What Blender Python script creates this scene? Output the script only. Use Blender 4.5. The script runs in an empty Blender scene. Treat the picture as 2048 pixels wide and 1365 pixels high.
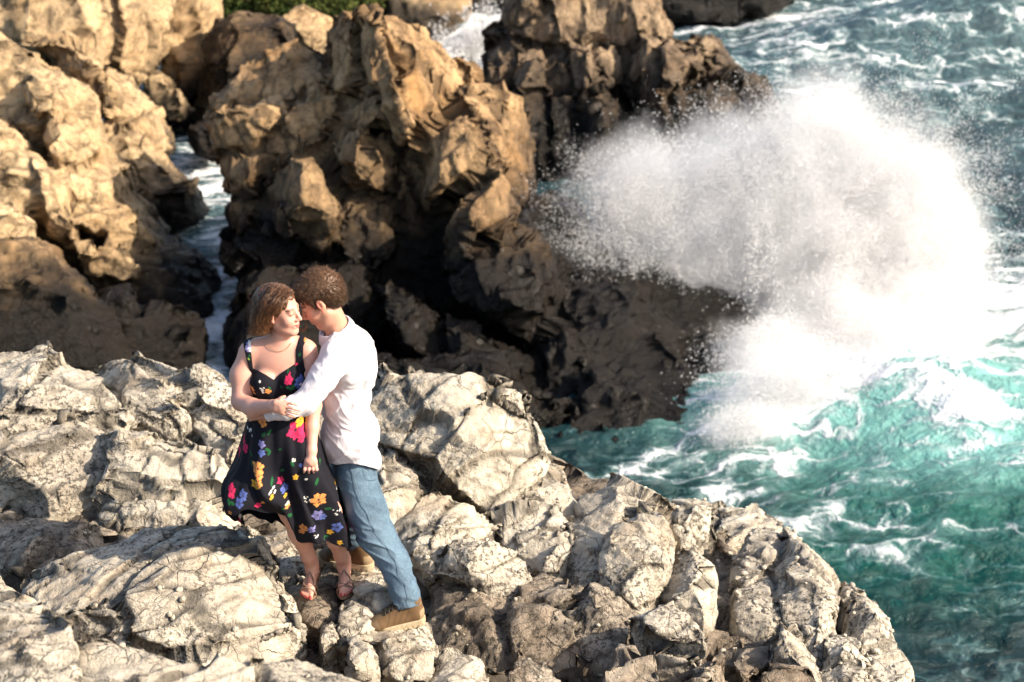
import bpy, bmesh, math, random
import numpy as np
from mathutils import Vector, Matrix

scene = bpy.context.scene
C = scene.collection
R = math.radians

# ------------------------------------------------------------------ camera
FPX = 3982.0            # focal length in pixels of the 2048 px wide photograph
PITCH = R(22.0)
CAMZ = 10.0
cam_d = bpy.data.cameras.new("camera")
cam_d.sensor_width = 36.0
cam_d.lens = 36.0 * FPX / 2048.0
cam_d.clip_start = 0.1
cam_d.clip_end = 3000
cam_d.dof.use_dof = True
cam_d.dof.focus_distance = 9.35
cam_d.dof.aperture_fstop = 3.4
cam = bpy.data.objects.new("camera", cam_d)
cam.location = (0, 0, CAMZ)
cam.rotation_euler = (math.pi / 2 - PITCH, 0, 0)
C.objects.link(cam)
scene.camera = cam

# ------------------------------------------------------------------ sky and sun
SUN = Vector((0.79, -0.27, 0.55)).normalized()      # direction towards the sun
sun_el = math.asin(SUN.z)
sun_az = math.atan2(SUN.x, SUN.y)
world = bpy.data.worlds.new("World")
scene.world = world
world.use_nodes = True
wn = world.node_tree.nodes
wl = world.node_tree.links
wn.clear()
sky = wn.new("ShaderNodeTexSky")
sky.sky_type = 'NISHITA'
sky.sun_disc = False
sky.sun_elevation = sun_el
sky.sun_rotation = sun_az
sky.air_density = 1.0
sky.dust_density = 2.5
bg = wn.new("ShaderNodeBackground")
bg.inputs[1].default_value = 0.145
wo = wn.new("ShaderNodeOutputWorld")
wl.new(sky.outputs[0], bg.inputs[0])
wl.new(bg.outputs[0], wo.inputs[0])
sd = bpy.data.lights.new("sun", 'SUN')
sd.energy = 5.0
sd.angle = R(0.6)
sd.color = (1.0, 0.87, 0.71)
so = bpy.data.objects.new("sun", sd)
so.rotation_euler = SUN.to_track_quat('Z', 'Y').to_euler()
so.location = (20, 0, 20)
C.objects.link(so)

scene.view_settings.view_transform = 'Standard'
scene.view_settings.look = 'None'
scene.view_settings.exposure = 0.92
scene.view_settings.gamma = 1.0
scene.cycles.use_denoising = True
scene.cycles.max_bounces = 8
scene.cycles.diffuse_bounces = 5
scene.cycles.glossy_bounces = 3
scene.cycles.transmission_bounces = 4
scene.cycles.transparent_max_bounces = 8
scene.cycles.volume_bounces = 10
scene.cycles.volume_step_rate = 2.0
scene.cycles.sample_clamp_indirect = 6.0

# ------------------------------------------------------------------ placing helpers
CP, SP = math.cos(PITCH), math.sin(PITCH)

def ray(px, py):
    u = (px - 1024.0) / FPX
    v = (682.5 - py) / FPX
    return np.array([u, CP + v * SP, -SP + v * CP])

def PD(px, py, D):      # point at distance D along the view axis
    return ray(px, py) * D + np.array([0, 0, CAMZ])

def PZ(px, py, z):      # point at height z
    r = ray(px, py)
    return r * ((z - CAMZ) / r[2]) + np.array([0, 0, CAMZ])

def PY(px, py, y):      # point at ground distance y
    r = ray(px, py)
    return r * (y / r[1]) + np.array([0, 0, CAMZ])

# ------------------------------------------------------------------ scene-graph helpers
def tag(o, label=None, cat=None, group=None, kind=None):
    if label: o['label'] = label
    if cat: o['category'] = cat
    if group: o['group'] = group
    if kind: o['kind'] = kind
    return o

def empty(name, loc):
    o = bpy.data.objects.new(name, None)
    o.empty_display_size = 0.2
    o.location = Vector([float(a) for a in loc])
    C.objects.link(o)
    return o

def mesh_obj(name, V, F, mat=None, parent=None, smooth=True, attrs=None, origin=None):
    """V (n,3) world coordinates, F (m,k) array or list; parent keeps world place"""
    V = np.asarray(V, dtype=np.float64)
    if parent is not None:
        root = parent
        while root.parent is not None: root = root.parent
        origin = np.array(root.location)
    elif origin is None:
        origin = np.array([0.5 * (V[:, 0].min() + V[:, 0].max()), 0.5 * (V[:, 1].min() + V[:, 1].max()), V[:, 2].min()])
    me = bpy.data.meshes.new(name)
    if isinstance(F, np.ndarray):
        k = F.shape[1]
        me.vertices.add(len(V))
        me.vertices.foreach_set("co", (V - origin).astype(np.float32).ravel())
        me.loops.add(F.size)
        me.loops.foreach_set("vertex_index", F.astype(np.int32).ravel())
        me.polygons.add(len(F))
        me.polygons.foreach_set("loop_start", np.arange(0, F.size, k, dtype=np.int32))
        me.update(calc_edges=True)
    else:
        me.from_pydata([tuple(v) for v in (V - origin)], [], [tuple(f) for f in F])
    me.validate()
    if smooth:
        me.polygons.foreach_set("use_smooth", np.ones(len(me.polygons), dtype=bool))
    for an, av in (attrs or {}).items():
        av = np.asarray(av, dtype=np.float32)
        if av.ndim == 1:
            a = me.attributes.new(an, 'FLOAT', 'POINT')
            a.data.foreach_set("value", av)
        else:
            a = me.attributes.new(an, 'FLOAT_COLOR', 'POINT')
            if av.shape[1] == 3:
                av = np.concatenate([av, np.ones((len(av), 1), np.float32)], 1)
            a.data.foreach_set("color", av.ravel())
    if mat: me.materials.append(mat)
    o = bpy.data.objects.new(name, me)
    C.objects.link(o)
    if parent is not None:
        o.parent = parent
        o.location = (0, 0, 0)      # parts share their thing's origin
    else:
        o.location = Vector([float(a) for a in origin])
    return o

# ------------------------------------------------------------------ noise (numpy)
_rng = np.random.RandomState(7)
_perm = _rng.permutation(256)
_perm = np.concatenate([_perm, _perm, _perm])
_grad = _rng.normal(size=(256, 3))
_grad /= np.linalg.norm(_grad, axis=1)[:, None]
_vr = _rng.rand(256, 6)

def _h(i, j, k):
    return _perm[_perm[_perm[i & 255] + (j & 255)] + (k & 255)]

def perlin(P):
    P = np.asarray(P)
    i = np.floor(P).astype(np.int64)
    f = P - i
    u = f * f * f * (f * (f * 6 - 15) + 10)
    out = np.zeros(len(P))
    for dx in (0, 1):
        wx = u[:, 0] if dx else 1 - u[:, 0]
        for dy in (0, 1):
            wy = u[:, 1] if dy else 1 - u[:, 1]
            for dz in (0, 1):
                wz = u[:, 2] if dz else 1 - u[:, 2]
                g = _grad[_h(i[:, 0] + dx, i[:, 1] + dy, i[:, 2] + dz)]
                d = g[:, 0] * (f[:, 0] - dx) + g[:, 1] * (f[:, 1] - dy) + g[:, 2] * (f[:, 2] - dz)
                out += wx * wy * wz * d
    return out * 1.6

def fbm(P, octv=4, lac=2.03, gain=0.5):
    s = np.zeros(len(P)); a = 1.0; q = np.array(P, dtype=float)
    for o in range(octv):
        s += a * perlin(q + 17.3 * o)
        q = q * lac; a *= gain
    return s

def ridged(P, octv=4):
    s = np.zeros(len(P)); a = 1.0; q = np.array(P, dtype=float)
    for o in range(octv):
        s += a * (1 - np.abs(perlin(q + 9.1 * o)) * 2)
        q = q * 2.1; a *= 0.5
    return s

def voronoi(P, keyed=False):
    """returns distance to the nearest cell wall, the six random numbers of the cell and the vector to the cell's point"""
    i = np.floor(P).astype(np.int64)
    f = P - i
    n = len(P)
    d1 = np.full(n, 9.0); d2 = np.full(n, 9.0)
    r1 = np.zeros((n, 3)); r2 = np.zeros((n, 3)); id1 = np.zeros(n, dtype=np.int64); kk1 = np.zeros(n, dtype=np.int64)
    for dx in (-1, 0, 1):
        for dy in (-1, 0, 1):
            for dz in (-1, 0, 1):
                h = _h(i[:, 0] + dx, i[:, 1] + dy, i[:, 2] + dz)
                r = np.array([dx, dy, dz]) + 0.1 + 0.8 * _vr[h, :3] - f
                d = np.einsum('ij,ij->i', r, r)
                c = d < d1
                m = (~c) & (d < d2)
                d2 = np.where(c, d1, np.where(m, d, d2))
                r2 = np.where(c[:, None], r1, np.where(m[:, None], r, r2))
                d1 = np.where(c, d, d1)
                r1 = np.where(c[:, None], r, r1)
                id1 = np.where(c, h, id1)
                if keyed:
                    kk1 = np.where(c, ((i[:, 0] + dx) * 73856093) ^ ((i[:, 1] + dy) * 19349663) ^ ((i[:, 2] + dz) * 83492791), kk1)
    dd = r2 - r1
    ln = np.linalg.norm(dd, axis=1) + 1e-6
    e = np.einsum('ij,ij->i', 0.5 * (r1 + r2), dd / ln[:, None])
    if keyed:
        return e, _vr[id1], -r1, kk1
    return e, _vr[id1], -r1

def vnormals(V, F):
    a = V[F[:, 2]] - V[F[:, 0]]
    b = V[F[:, 3]] - V[F[:, 1]] if F.shape[1] == 4 else V[F[:, 1]] - V[F[:, 0]]
    n = np.cross(a, b) if F.shape[1] == 4 else np.cross(b, a)
    N = np.zeros_like(V)
    for k in range(F.shape[1]):
        for c in range(3):
            N[:, c] += np.bincount(F[:, k], n[:, c], len(V))
    return N / (np.linalg.norm(N, axis=1)[:, None] + 1e-12)

def laplace(V, F, it=2, w=0.5, mask=None):
    k = F.shape[1]
    E = np.concatenate([F[:, [i, (i + 1) % k]] for i in range(k)])
    deg = np.bincount(E.ravel(), minlength=len(V)).astype(float)[:, None] + 1e-9
    for _ in range(it):
        S = np.zeros_like(V)
        for c in range(3):
            S[:, c] = np.bincount(E[:, 0], V[E[:, 1], c], len(V)) + np.bincount(E[:, 1], V[E[:, 0], c], len(V))
        d = w * (S / deg - V)
        if mask is not None: d = d * mask[:, None]
        V = V + d
    return V

# ------------------------------------------------------------------ material helpers
def newmat(name):
    m = bpy.data.materials.new(name)
    m.use_nodes = True
    nt = m.node_tree
    nt.nodes.clear()
    out = nt.nodes.new("ShaderNodeOutputMaterial")
    return m, nt, out

class N:
    def __init__(self, nt): self.nt = nt
    def n(self, t, **kw):
        x = self.nt.nodes.new(t)
        for k, v in kw.items(): setattr(x, k, v)
        return x
    def l(self, a, b): self.nt.links.new(a, b)
    def put(self, sock, v):
        if isinstance(v, (int, float)):
            sock.default_value = v
        elif isinstance(v, (tuple, list)):
            sock.default_value = tuple(v) + ((1,) if len(v) == 3 and len(sock.default_value) == 4 else ())
        else:
            self.l(v, sock)
    def math(self, op, a, b=0.0, clamp=False):
        x = self.n("ShaderNodeMath", operation=op); x.use_clamp = clamp
        self.put(x.inputs[0], a); self.put(x.inputs[1], b)
        return x.outputs[0]
    def noise(self, vec, scale, detail=4, rough=0.55, dist=0.0):
        x = self.n("ShaderNodeTexNoise")
        self.l(vec, x.inputs['Vector'])
        x.inputs['Scale'].default_value = scale; x.inputs['Detail'].default_value = detail
        x.inputs['Roughness'].default_value = rough; x.inputs['Distortion'].default_value = dist
        return x.outputs['Fac']
    def voro(self, vec, scale, feature='DISTANCE_TO_EDGE'):
        x = self.n("ShaderNodeTexVoronoi", feature=feature)
        self.l(vec, x.inputs['Vector']); x.inputs['Scale'].default_value = scale
        return x.outputs['Distance']
    def ramp(self, fac, a, b, lo=0.0, hi=1.0):
        x = self.n("ShaderNodeMapRange"); x.interpolation_type = 'SMOOTHSTEP'
        self.put(x.inputs[0], fac)
        x.inputs[1].default_value = a; x.inputs[2].default_value = b
        x.inputs[3].default_value = lo; x.inputs[4].default_value = hi
        return x.outputs[0]
    def mix(self, fac, a, b, mode='MIX'):
        x = self.n("ShaderNodeMix", data_type='RGBA', blend_type=mode)
        self.put(x.inputs[0], fac); self.put(x.inputs[6], a); self.put(x.inputs[7], b)
        return x.outputs[2]
    def pos(self):
        return self.n("ShaderNodeNewGeometry").outputs['Position']
    def scalev(self, vec, s):
        x = self.n("ShaderNodeVectorMath", operation='MULTIPLY')
        self.l(vec, x.inputs[0]); x.inputs[1].default_value = s
        return x.outputs[0]
    def attr(self, name, out='Fac'):
        x = self.n("ShaderNodeAttribute"); x.attribute_name = name
        return x.outputs[out]
    def bump(self, h, strength, dist, normal=None):
        x = self.n("ShaderNodeBump"); x.inputs['Strength'].default_value = strength
        x.inputs['Distance'].default_value = dist
        self.l(h, x.inputs['Height'])
        if normal: self.l(normal, x.inputs['Normal'])
        return x.outputs[0]

def simple(name, col, rough=0.6, **kw):
    m, nt, out = newmat(name)
    g = N(nt)
    b = g.n("ShaderNodeBsdfPrincipled")
    nz = g.noise(g.pos(), kw.get('ns', 60), 3)
    c = g.mix(g.ramp(nz, 0.3, 0.7), tuple(x * 0.82 for x in col), tuple(min(1, x * 1.12) for x in col))
    g.l(c, b.inputs['Base Color'])
    b.inputs['Roughness'].default_value = rough
    b.inputs['Metallic'].default_value = kw.get('metal', 0)
    if kw.get('bump'):
        g.l(g.bump(nz, 0.5, kw['bump']), b.inputs['Normal'])
    g.l(b.outputs[0], out.inputs[0])
    return m

def rock_mat(name, light, mid, dark, sc=1.0, speck=0.5, wet=None, stain=(0.30, 0.17, 0.07), stain_amt=0.3, bump=0.02, crackcol=0.75):
    m, nt, out = newmat(name)
    g = N(nt)
    p = g.pos()
    big = g.noise(p, 1.1 / sc, 5, 0.6, 0.4)
    med = g.noise(p, 5.0 / sc, 6, 0.65, 0.3)
    fine = g.noise(p, 38.0 / sc, 5, 0.7)
    grain = g.noise(p, 120.0 / sc, 3, 0.7)
    c = g.mix(g.ramp(big, 0.36, 0.64), mid, light)
    c = g.mix(g.ramp(med, 0.52, 0.72, 0, 0.6), c, dark)
    st = g.noise(g.scalev(p, (1, 1, 0.45)), 2.1 / sc, 4, 0.6, 0.8)
    c = g.mix(g.ramp(st, 0.53, 0.68, 0, stain_amt), c, stain)
    # dark lichen specks gathered in patches
    patch = g.ramp(g.noise(p, 2.6 / sc, 4, 0.6), 0.40, 0.60, 0.10, 1.0)
    sp = g.ramp(fine, 0.515, 0.56)
    sp = g.math('MULTIPLY', g.math('MULTIPLY', sp, patch), speck)
    c = g.mix(sp, c, (0.035, 0.030, 0.024))
    pale = g.math('MULTIPLY', g.ramp(grain, 0.56, 0.64), 0.35)
    c = g.mix(pale, c, tuple(min(0.85, x * 1.35) for x in light))
    wv = g.n("ShaderNodeTexNoise"); g.l(p, wv.inputs['Vector']); wv.inputs['Scale'].default_value = 3.0 / sc; wv.inputs['Detail'].default_value = 5
    wp = g.n("ShaderNodeVectorMath", operation='MULTIPLY_ADD')
    g.l(wv.outputs['Color'], wp.inputs[0]); wp.inputs[1].default_value = (0.34 * sc,) * 3; g.l(p, wp.inputs[2])
    rt = g.n("ShaderNodeVectorRotate", rotation_type='EULER_XYZ'); g.l(wp.outputs[0], rt.inputs[0]); rt.inputs['Rotation'].default_value = (0.5, 0.4, 0.7)
    q = rt.outputs[0]
    k1 = g.ramp(g.voro(g.scalev(q, (0.30, 1.3, 0.9)), 4.6 / sc), 0.004, 0.026, 1.0, 0.0)
    k2 = g.ramp(g.voro(g.scalev(q, (0.35, 1.0, 1.4)), 12.0 / sc), 0.008, 0.05, 1.0, 0.0)
    m1 = g.ramp(g.noise(p, 2.3 / sc, 4), 0.47, 0.58)
    m2 = g.ramp(g.noise(p, 2.9 / sc, 3), 0.50, 0.62)
    ck = g.math('MAXIMUM', g.math('MULTIPLY', g.math('MULTIPLY', k1, m1), 0.55), g.math('MULTIPLY', g.math('MULTIPLY', k2, m2), 0.35))
    c = g.mix(g.math('MULTIPLY', g.math('MAXIMUM', g.attr('crack'), ck), crackcol), c, (0.012, 0.010, 0.008))
    oi = g.n("ShaderNodeObjectInfo")
    c = g.mix(g.math('MULTIPLY', oi.outputs['Random'], 0.16), c, dark)
    b = g.n("ShaderNodeBsdfPrincipled")
    rough = 0.88
    if wet:
        z = g.n("ShaderNodeSeparateXYZ"); g.l(p, z.inputs[0])
        zz = g.math('ADD', z.outputs[2], g.math('MULTIPLY', g.math('SUBTRACT', g.noise(p, 0.9, 4, 0.6), 0.5), 2.2))
        w = g.ramp(zz, wet[0], wet[1], 1.0, 0.0)
        c = g.mix(g.math('MULTIPLY', w, 0.985), c, (0.004, 0.003, 0.002))
        rg = g.ramp(w, 0, 1, 0.88, 0.30)
        g.l(rg, b.inputs['Roughness'])
    else:
        b.inputs['Roughness'].default_value = rough
    b.inputs['Specular IOR Level'].default_value = 0.25
    g.l(c, b.inputs['Base Color'])
    h = g.math('ADD', g.math('MULTIPLY', fine, 0.6), g.math('MULTIPLY', grain, 0.28))
    h = g.math('SUBTRACT', h, g.math('MULTIPLY', ck, 0.7))
    h = g.math('ADD', h, g.math('MULTIPLY', med, 1.2))
    g.l(g.bump(h, 1.0, bump * sc * 1.3), b.inputs['Normal'])
    g.l(b.outputs[0], out.inputs[0])
    return m

M_fore = rock_mat("pale_rock", (0.62, 0.555, 0.44), (0.48, 0.42, 0.33), (0.18, 0.15, 0.115), speck=0.85, stain=(0.27, 0.17, 0.08), stain_amt=0.45, bump=0.02)
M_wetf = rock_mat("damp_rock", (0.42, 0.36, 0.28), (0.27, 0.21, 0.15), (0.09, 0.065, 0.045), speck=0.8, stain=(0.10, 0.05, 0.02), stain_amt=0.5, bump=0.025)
M_tan = rock_mat("tan_rock", (0.54, 0.355, 0.18), (0.36, 0.22, 0.105), (0.14, 0.085, 0.045), sc=1.7, speck=0.5, wet=(1.4, 3.0), stain=(0.36, 0.18, 0.05), stain_amt=0.5, bump=0.022)
M_cliff = rock_mat("golden_rock", (0.62, 0.45, 0.255), (0.48, 0.325, 0.17), (0.18, 0.12, 0.07), sc=1.7, speck=0.5, wet=(0.3, 1.3), stain=(0.36, 0.20, 0.06), stain_amt=0.4, bump=0.02)
M_dark = rock_mat("dark_rock", (0.44, 0.32, 0.20), (0.27, 0.19, 0.12), (0.09, 0.06, 0.04), sc=1.8, speck=0.4, wet=(0.6, 2.4), stain=(0.24, 0.12, 0.035), stain_amt=0.5, bump=0.025)

# ------------------------------------------------------------------ rocks
def blk_z(pts, z, bul=0.10, t=0.7, z2=None):
    """block seen from above: outline (px,py[,z]); z at its far edge, z2 at its near edge"""
    pts = [tuple(p) for p in pts]
    ys = [p[1] for p in pts]
    y0, y1 = min(ys), max(ys)
    z2 = z if z2 is None else z2
    A = []
    for p in pts:
        f = (p[1] - y0) / max(1, y1 - y0)
        zz = p[2] if len(p) > 2 else z + (z2 - z) * f
        A.append(PZ(p[0], p[1], zz))
    A = np.array(A)
    c = A.mean(0)
    A = c + (A - c) * 1.09
    rj = np.random.RandomState(int(abs(pts[0][0] * 7 + pts[0][1] * 13)) % 99991)
    up = np.array([0, -0.25, 0.97])
    k = rj.rand(len(A))[:, None]
    inner = c + (A - c) * (0.72 + 0.16 * k) + up * bul * (0.45 + 0.6 * rj.rand(len(A))[:, None])
    top = c + (A - c)[::2] * 0.35 + up * bul * (0.9 + 0.5 * rj.rand(len(A[::2]))[:, None])
    mid = c + (A - c) * 1.03 + np.array([0, 0.05, -0.12 - 0.1 * t])
    low = c + (A - c) * 0.85 + np.array([0, 0.10 * t, -t])
    return np.concatenate([A, inner, top, mid, low])

def blk_d(pts, D=None, bul=0.5, t=1.6, ridge=None, back=(0.1, 1.0, -0.15)):
    """block seen from the side: outline (px,py[,D]); extra ridge points (px,py,D) stand proud of it"""
    A = np.array([PD(p[0], p[1], p[2] if len(p) > 2 else D) for p in pts])
    c = A.mean(0)
    rj = np.random.RandomState(int(abs(pts[0][0] * 7 + pts[0][1] * 13)) % 99991)
    A = c + (A - c) * 1.03
    tw = np.array([0, 0, CAMZ]) - c
    tw /= np.linalg.norm(tw)
    L = [A]
    if ridge is None:
        L.append(c + (A - c) * (0.70 + 0.2 * rj.rand(len(A))[:, None]) + tw * bul * (0.3 + 0.9 * rj.rand(len(A))[:, None]))
    else:
        L.append(np.array([PD(*r) for r in ridge]))
    bk = -tw
    L.append(c + (A - c) * 1.02 + bk * t * 0.4)
    L.append(c + (A - c) * 0.8 + bk * t)
    return np.concatenate(L)

def hull_planes(B):
    bm = bmesh.new()
    vs = [bm.verts.new(tuple(p)) for p in B]
    bmesh.ops.convex_hull(bm, input=vs)
    c = Vector(np.mean(B, 0))
    n = []; d = []
    for f in bm.faces:
        f.normal_update()
        if f.calc_area() < 1e-7: continue
        m = f.normal.copy(); o = f.calc_center_median()
        if m.dot(o - c) < 0: m = -m
        n.append(tuple(m)); d.append(m.dot(o))
    bm.free()
    return np.array(n), (np.array(d), B.min(0), B.max(0))

def hull_mesh(blocks):
    bm = bmesh.new()
    for B in blocks:
        vs = [bm.verts.new(tuple(p)) for p in B]
        r = bmesh.ops.convex_hull(bm, input=vs)
        junk = list(set([g for g in r['geom_interior'] if isinstance(g, bmesh.types.BMVert)] + [g for g in r['geom_unused'] if isinstance(g, bmesh.types.BMVert)]))
        if junk: bmesh.ops.delete(bm, geom=junk, context='VERTS')
    bmesh.ops.recalc_face_normals(bm, faces=bm.faces[:])
    me = bpy.data.meshes.new("tmp")
    bm.to_mesh(me); bm.free()
    return me

def voxelise(blocks, voxel):
    me = hull_mesh(blocks)
    o = bpy.data.objects.new("tmp", me)
    C.objects.link(o)
    md = o.modifiers.new("r", 'REMESH'); md.mode = 'VOXEL'; md.voxel_size = voxel; md.adaptivity = 0
    dg = bpy.context.evaluated_depsgraph_get()
    ev = o.evaluated_get(dg).to_mesh()
    V = np.zeros(len(ev.vertices) * 3); ev.vertices.foreach_get("co", V); V = V.reshape(-1, 3)
    F = np.zeros(len(ev.loops), dtype=np.int32); ev.loops.foreach_get("vertex_index", F); F = F.reshape(-1, 4)
    o.evaluated_get(dg).to_mesh_clear()
    bpy.data.objects.remove(o); bpy.data.meshes.remove(me)
    return V, F

def rot_axis(a, b, c):
    return np.array(Matrix.Rotation(R(a), 3, 'Z') @ Matrix.Rotation(R(b), 3, 'X') @ Matrix.Rotation(R(c), 3, 'Y'))

def facet(V, F, Q, cell, alpha, tiltamt, clampf, bid, wob=0.10):
    """break the surface into flat tilted faces, one per voronoi cell of the warped space Q"""
    Nn = vnormals(V, F)
    w = np.stack([perlin(Q * 2.2 / cell + 5), perlin(Q * 2.2 / cell + 55), perlin(Q * 2.2 / cell + 105)], 1)
    e, rnd, r, key = voronoi((Q + w * wob * cell) / cell, True)
    key = key * 64 + bid
    u, inv = np.unique(key, return_inverse=True)
    cnt = np.bincount(inv).astype(float)
    c = np.stack([np.bincount(inv, V[:, k]) for k in range(3)], 1) / cnt[:, None]
    n = np.stack([np.bincount(inv, Nn[:, k]) for k in range(3)], 1)
    rr = np.random.RandomState(5)
    n /= np.linalg.norm(n, axis=1)[:, None] + 1e-9
    n += tiltamt * rr.normal(size=n.shape)
    n /= np.linalg.norm(n, axis=1)[:, None]
    h = ((V - c[inv]) * n[inv]).sum(1)
    lim = clampf * cell
    h = lim * np.tanh(h / lim)
    return V - n[inv] * (alpha * h)[:, None], e * cell, rnd

def displace(V, F, s, seed=0.0, amp=1.0, bed=(30, 25, 0), stretch=(0.5, 1.0, 1.2), small=1.0, crackw=1.0, tilt=1.0, sm=1, planes=None, core=(), joint=1.0, strata=1.0):
    """fractured rock: flat facets, joints, small cracks and grain. s = size factor in metres (about the block size)"""
    # which block each point belongs to, and how near the next block is (the joint between them)
    s1 = np.full(len(V), 1e9); s2 = np.full(len(V), 1e9); bid = np.zeros(len(V), dtype=np.int64)
    wv = 0.05 * s * np.stack([perlin(V / (0.4 * s) + 3), perlin(V / (0.4 * s) + 33), perlin(V / (0.4 * s) + 63)], 1)
    for k, (pn, pd) in enumerate(planes):
        sdv = np.full(len(V), -1e9)
        near = ((V > pd[1] - 0.3 * s) & (V < pd[2] + 0.3 * s)).all(1)
        Vn = V[near] + wv[near]
        sv = (Vn @ pn.T - pd[0]).max(1)
        full = np.full(len(V), 1e9); full[near] = sv
        if k in core: full = full + 0.12 * s
        c = full < s1
        s2 = np.where(c, s1, np.minimum(s2, full))
        bid = np.where(c, k, bid)
        s1 = np.where(c, full, s1)
    gap = np.clip(s2 - s1, 0, 1e3)
    V = laplace(V, F, sm, 0.5)
    M = rot_axis(*bed)
    def sp(V): return V @ M * np.array(stretch) + seed
    V = V + vnormals(V, F) * (s * 0.045 * fbm(V / (0.9 * s) + seed, 3))[:, None]
    crack = np.zeros(len(V)); dep = np.zeros(len(V))
    for sc, al, cd, cw, k in ((0.85, 0.9, 0.060, 0.024, 1.0), (0.42, 0.85, 0.034, 0.020, 1.0), (0.18, 0.8 * small, 0.014, 0.013, small)):
        V, e, rnd = facet(V, F, sp(V), sc * s, al * amp, 0.22 * tilt, 0.32, bid)
        gr = np.exp(-(e / (cw * s * crackw * (0.4 + 1.2 * rnd[:, 5]))) ** 2)
        on = np.clip(0.9 + 2.0 * perlin(sp(V) / (sc * s * 1.3) + 31), 0.05, 1)
        dep = np.maximum(dep, k * cd * s * gr * on)
        crack = np.maximum(crack, gr * on * (1.0 if sc > 0.3 else 0.8 * k))
    jn = np.exp(-(gap / (0.055 * s)) ** 2) * joint
    jc = np.exp(-(gap / (0.03 * s)) ** 2) * joint
    dep = np.maximum(dep, 0.13 * s * jn)
    crack = np.maximum(crack, jc)
    Nn = vnormals(V, F)
    Q = sp(V)
    d = -dep
    d += s * 0.020 * (ridged(Q / (0.25 * s), 5) - 1.2)
    b = Q[:, 2] + 0.10 * s * fbm(Q / (0.6 * s) + 71, 3)
    for per, am in ((0.30 * s, 0.022 * s), (0.115 * s, 0.010 * s)):
        fr = b / per - np.floor(b / per)
        d += strata * am * (np.minimum(fr * 1.25, (1 - fr) * 5) - 0.5) * np.clip(0.6 + 1.5 * perlin(Q / (0.8 * s) + per * 50), 0, 1)
    d += s * 0.009 * fbm(V / (0.07 * s) + seed, 4)
    return V + Nn * (d * amp)[:, None], np.clip(crack, 0, 1)

ROCKS = {}
def rock(name, blocks, voxel, s, mat, seed=0.0, parent=None, cut=None, **kw):
    V, F = voxelise(blocks, voxel)
    V, crack = displace(V, F, s, seed, planes=[hull_planes(B) for B in blocks], **kw)
    o = mesh_obj(name, V, F, mat, parent, attrs={'crack': crack}, smooth=False)
    ROCKS[o.name] = (V, F, crack)
    return o

# ================================================================== FOREGROUND LEDGE
FV = 0.015
base = [
    np.array([PZ(x, y, z) for x, y, z in ((-500, 790, 4.85), (500, 830, 4.9), (760, 810, 4.9), (1030, 880, 4.7), (1120, 1040, 4.6), (1340, 1020, 4.45), (1480, 1100, 4.35), (1620, 1180, 4.35), (1740, 1330, 4.3), (1790, 1420, 4.4), (1750, 1900, 4.6), (-500, 1900, 4.6))]
             + [PZ(x, y, z) - np.array([0, -0.6, 6.5]) for x, y, z in ((-500, 790, 4.5), (760, 830, 4.5), (1040, 900, 4.4), (1360, 1060, 4.2), (1640, 1260, 4.2), (1740, 1400, 4.4), (1750, 1900, 4.6), (-500, 1900, 4.6))]),
    blk_z([(-400, 990), (200, 1020), (520, 1070), (560, 1120), (610, 1200), (640, 1330), (-400, 1330)], 4.95, 0.0, 1.0),
    blk_z([(540, 1110), (700, 1120), (860, 1160), (1100, 1180), (1300, 1290), (1300, 1400), (600, 1400)], 4.72, 0.0, 1.0),
    blk_z([(-500, 1240), (600, 1345), (860, 1400), (1500, 1500), (1500, 1900), (-500, 1900)], 6.0, 0.0, 2.0),
]
base_small = [
    blk_z([(-40, 1010), (100, 1030), (205, 1050), (210, 1085), (155, 1115), (75, 1140), (-40, 1120)], 5.15, 0.03),
    blk_z([(205, 1060), (273, 1055), (330, 1070), (250, 1085), (208, 1090)], 5.1, 0.03),
    blk_z([(516, 1080), (585, 1085), (594, 1104), (555, 1114), (516, 1100)], 5.05, 0.05),
    blk_z([(450, 1060), (520, 1050), (600, 1060), (600, 1100), (520, 1110)], 4.95, 0.05),
    blk_z([(877, 1172), (945, 1163), (1013, 1187), (1018, 1211), (984, 1250), (994, 1285), (906, 1260), (877, 1221)], 4.80, 0.05),
    blk_z([(1003, 1216), (1067, 1197), (1130, 1226), (1140, 1260), (1115, 1299), (1062, 1299), (1003, 1270)], 4.82, 0.07),
    blk_z([(1042, 1163), (1091, 1148), (1130, 1158), (1142, 1207), (1120, 1221), (1091, 1197), (1037, 1192)], 4.85, 0.07),
    blk_z([(1169, 1168), (1198, 1124), (1218, 1177), (1266, 1226), (1237, 1285), (1203, 1314), (1174, 1275), (1159, 1216)], 4.8, 0.08),
    blk_z([(1013, 1328), (1062, 1323), (1120, 1338), (1140, 1380), (1013, 1390)], 4.95, 0.05),
    blk_z([(1213, 1328), (1237, 1289), (1296, 1314), (1315, 1362), (1237, 1377), (1208, 1348)], 4.95, 0.07),
    blk_z([(1402, 1295), (1458, 1317), (1458, 1375), (1369, 1385)], 4.9, 0.06),
    blk_z([(1464, 1267), (1542, 1267), (1537, 1306), (1492, 1328), (1464, 1306)], 4.75, 0.06),
    blk_z([(1537, 1323), (1621, 1328), (1621, 1375), (1515, 1385)], 4.8, 0.06),
    blk_z([(828, 930), (962, 1000), (955, 1016), (840, 978)], 4.92, 0.05),
    blk_z([(1440, 1010), (1470, 1060), (1480, 1140), (1440, 1160), (1420, 1080)], 4.3, 0.05),
]
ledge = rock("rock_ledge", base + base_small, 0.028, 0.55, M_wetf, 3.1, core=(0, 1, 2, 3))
tag(ledge, "damp brown bedrock ledge in the gaps between the pale foreground boulders", None, None, 'structure')

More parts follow.
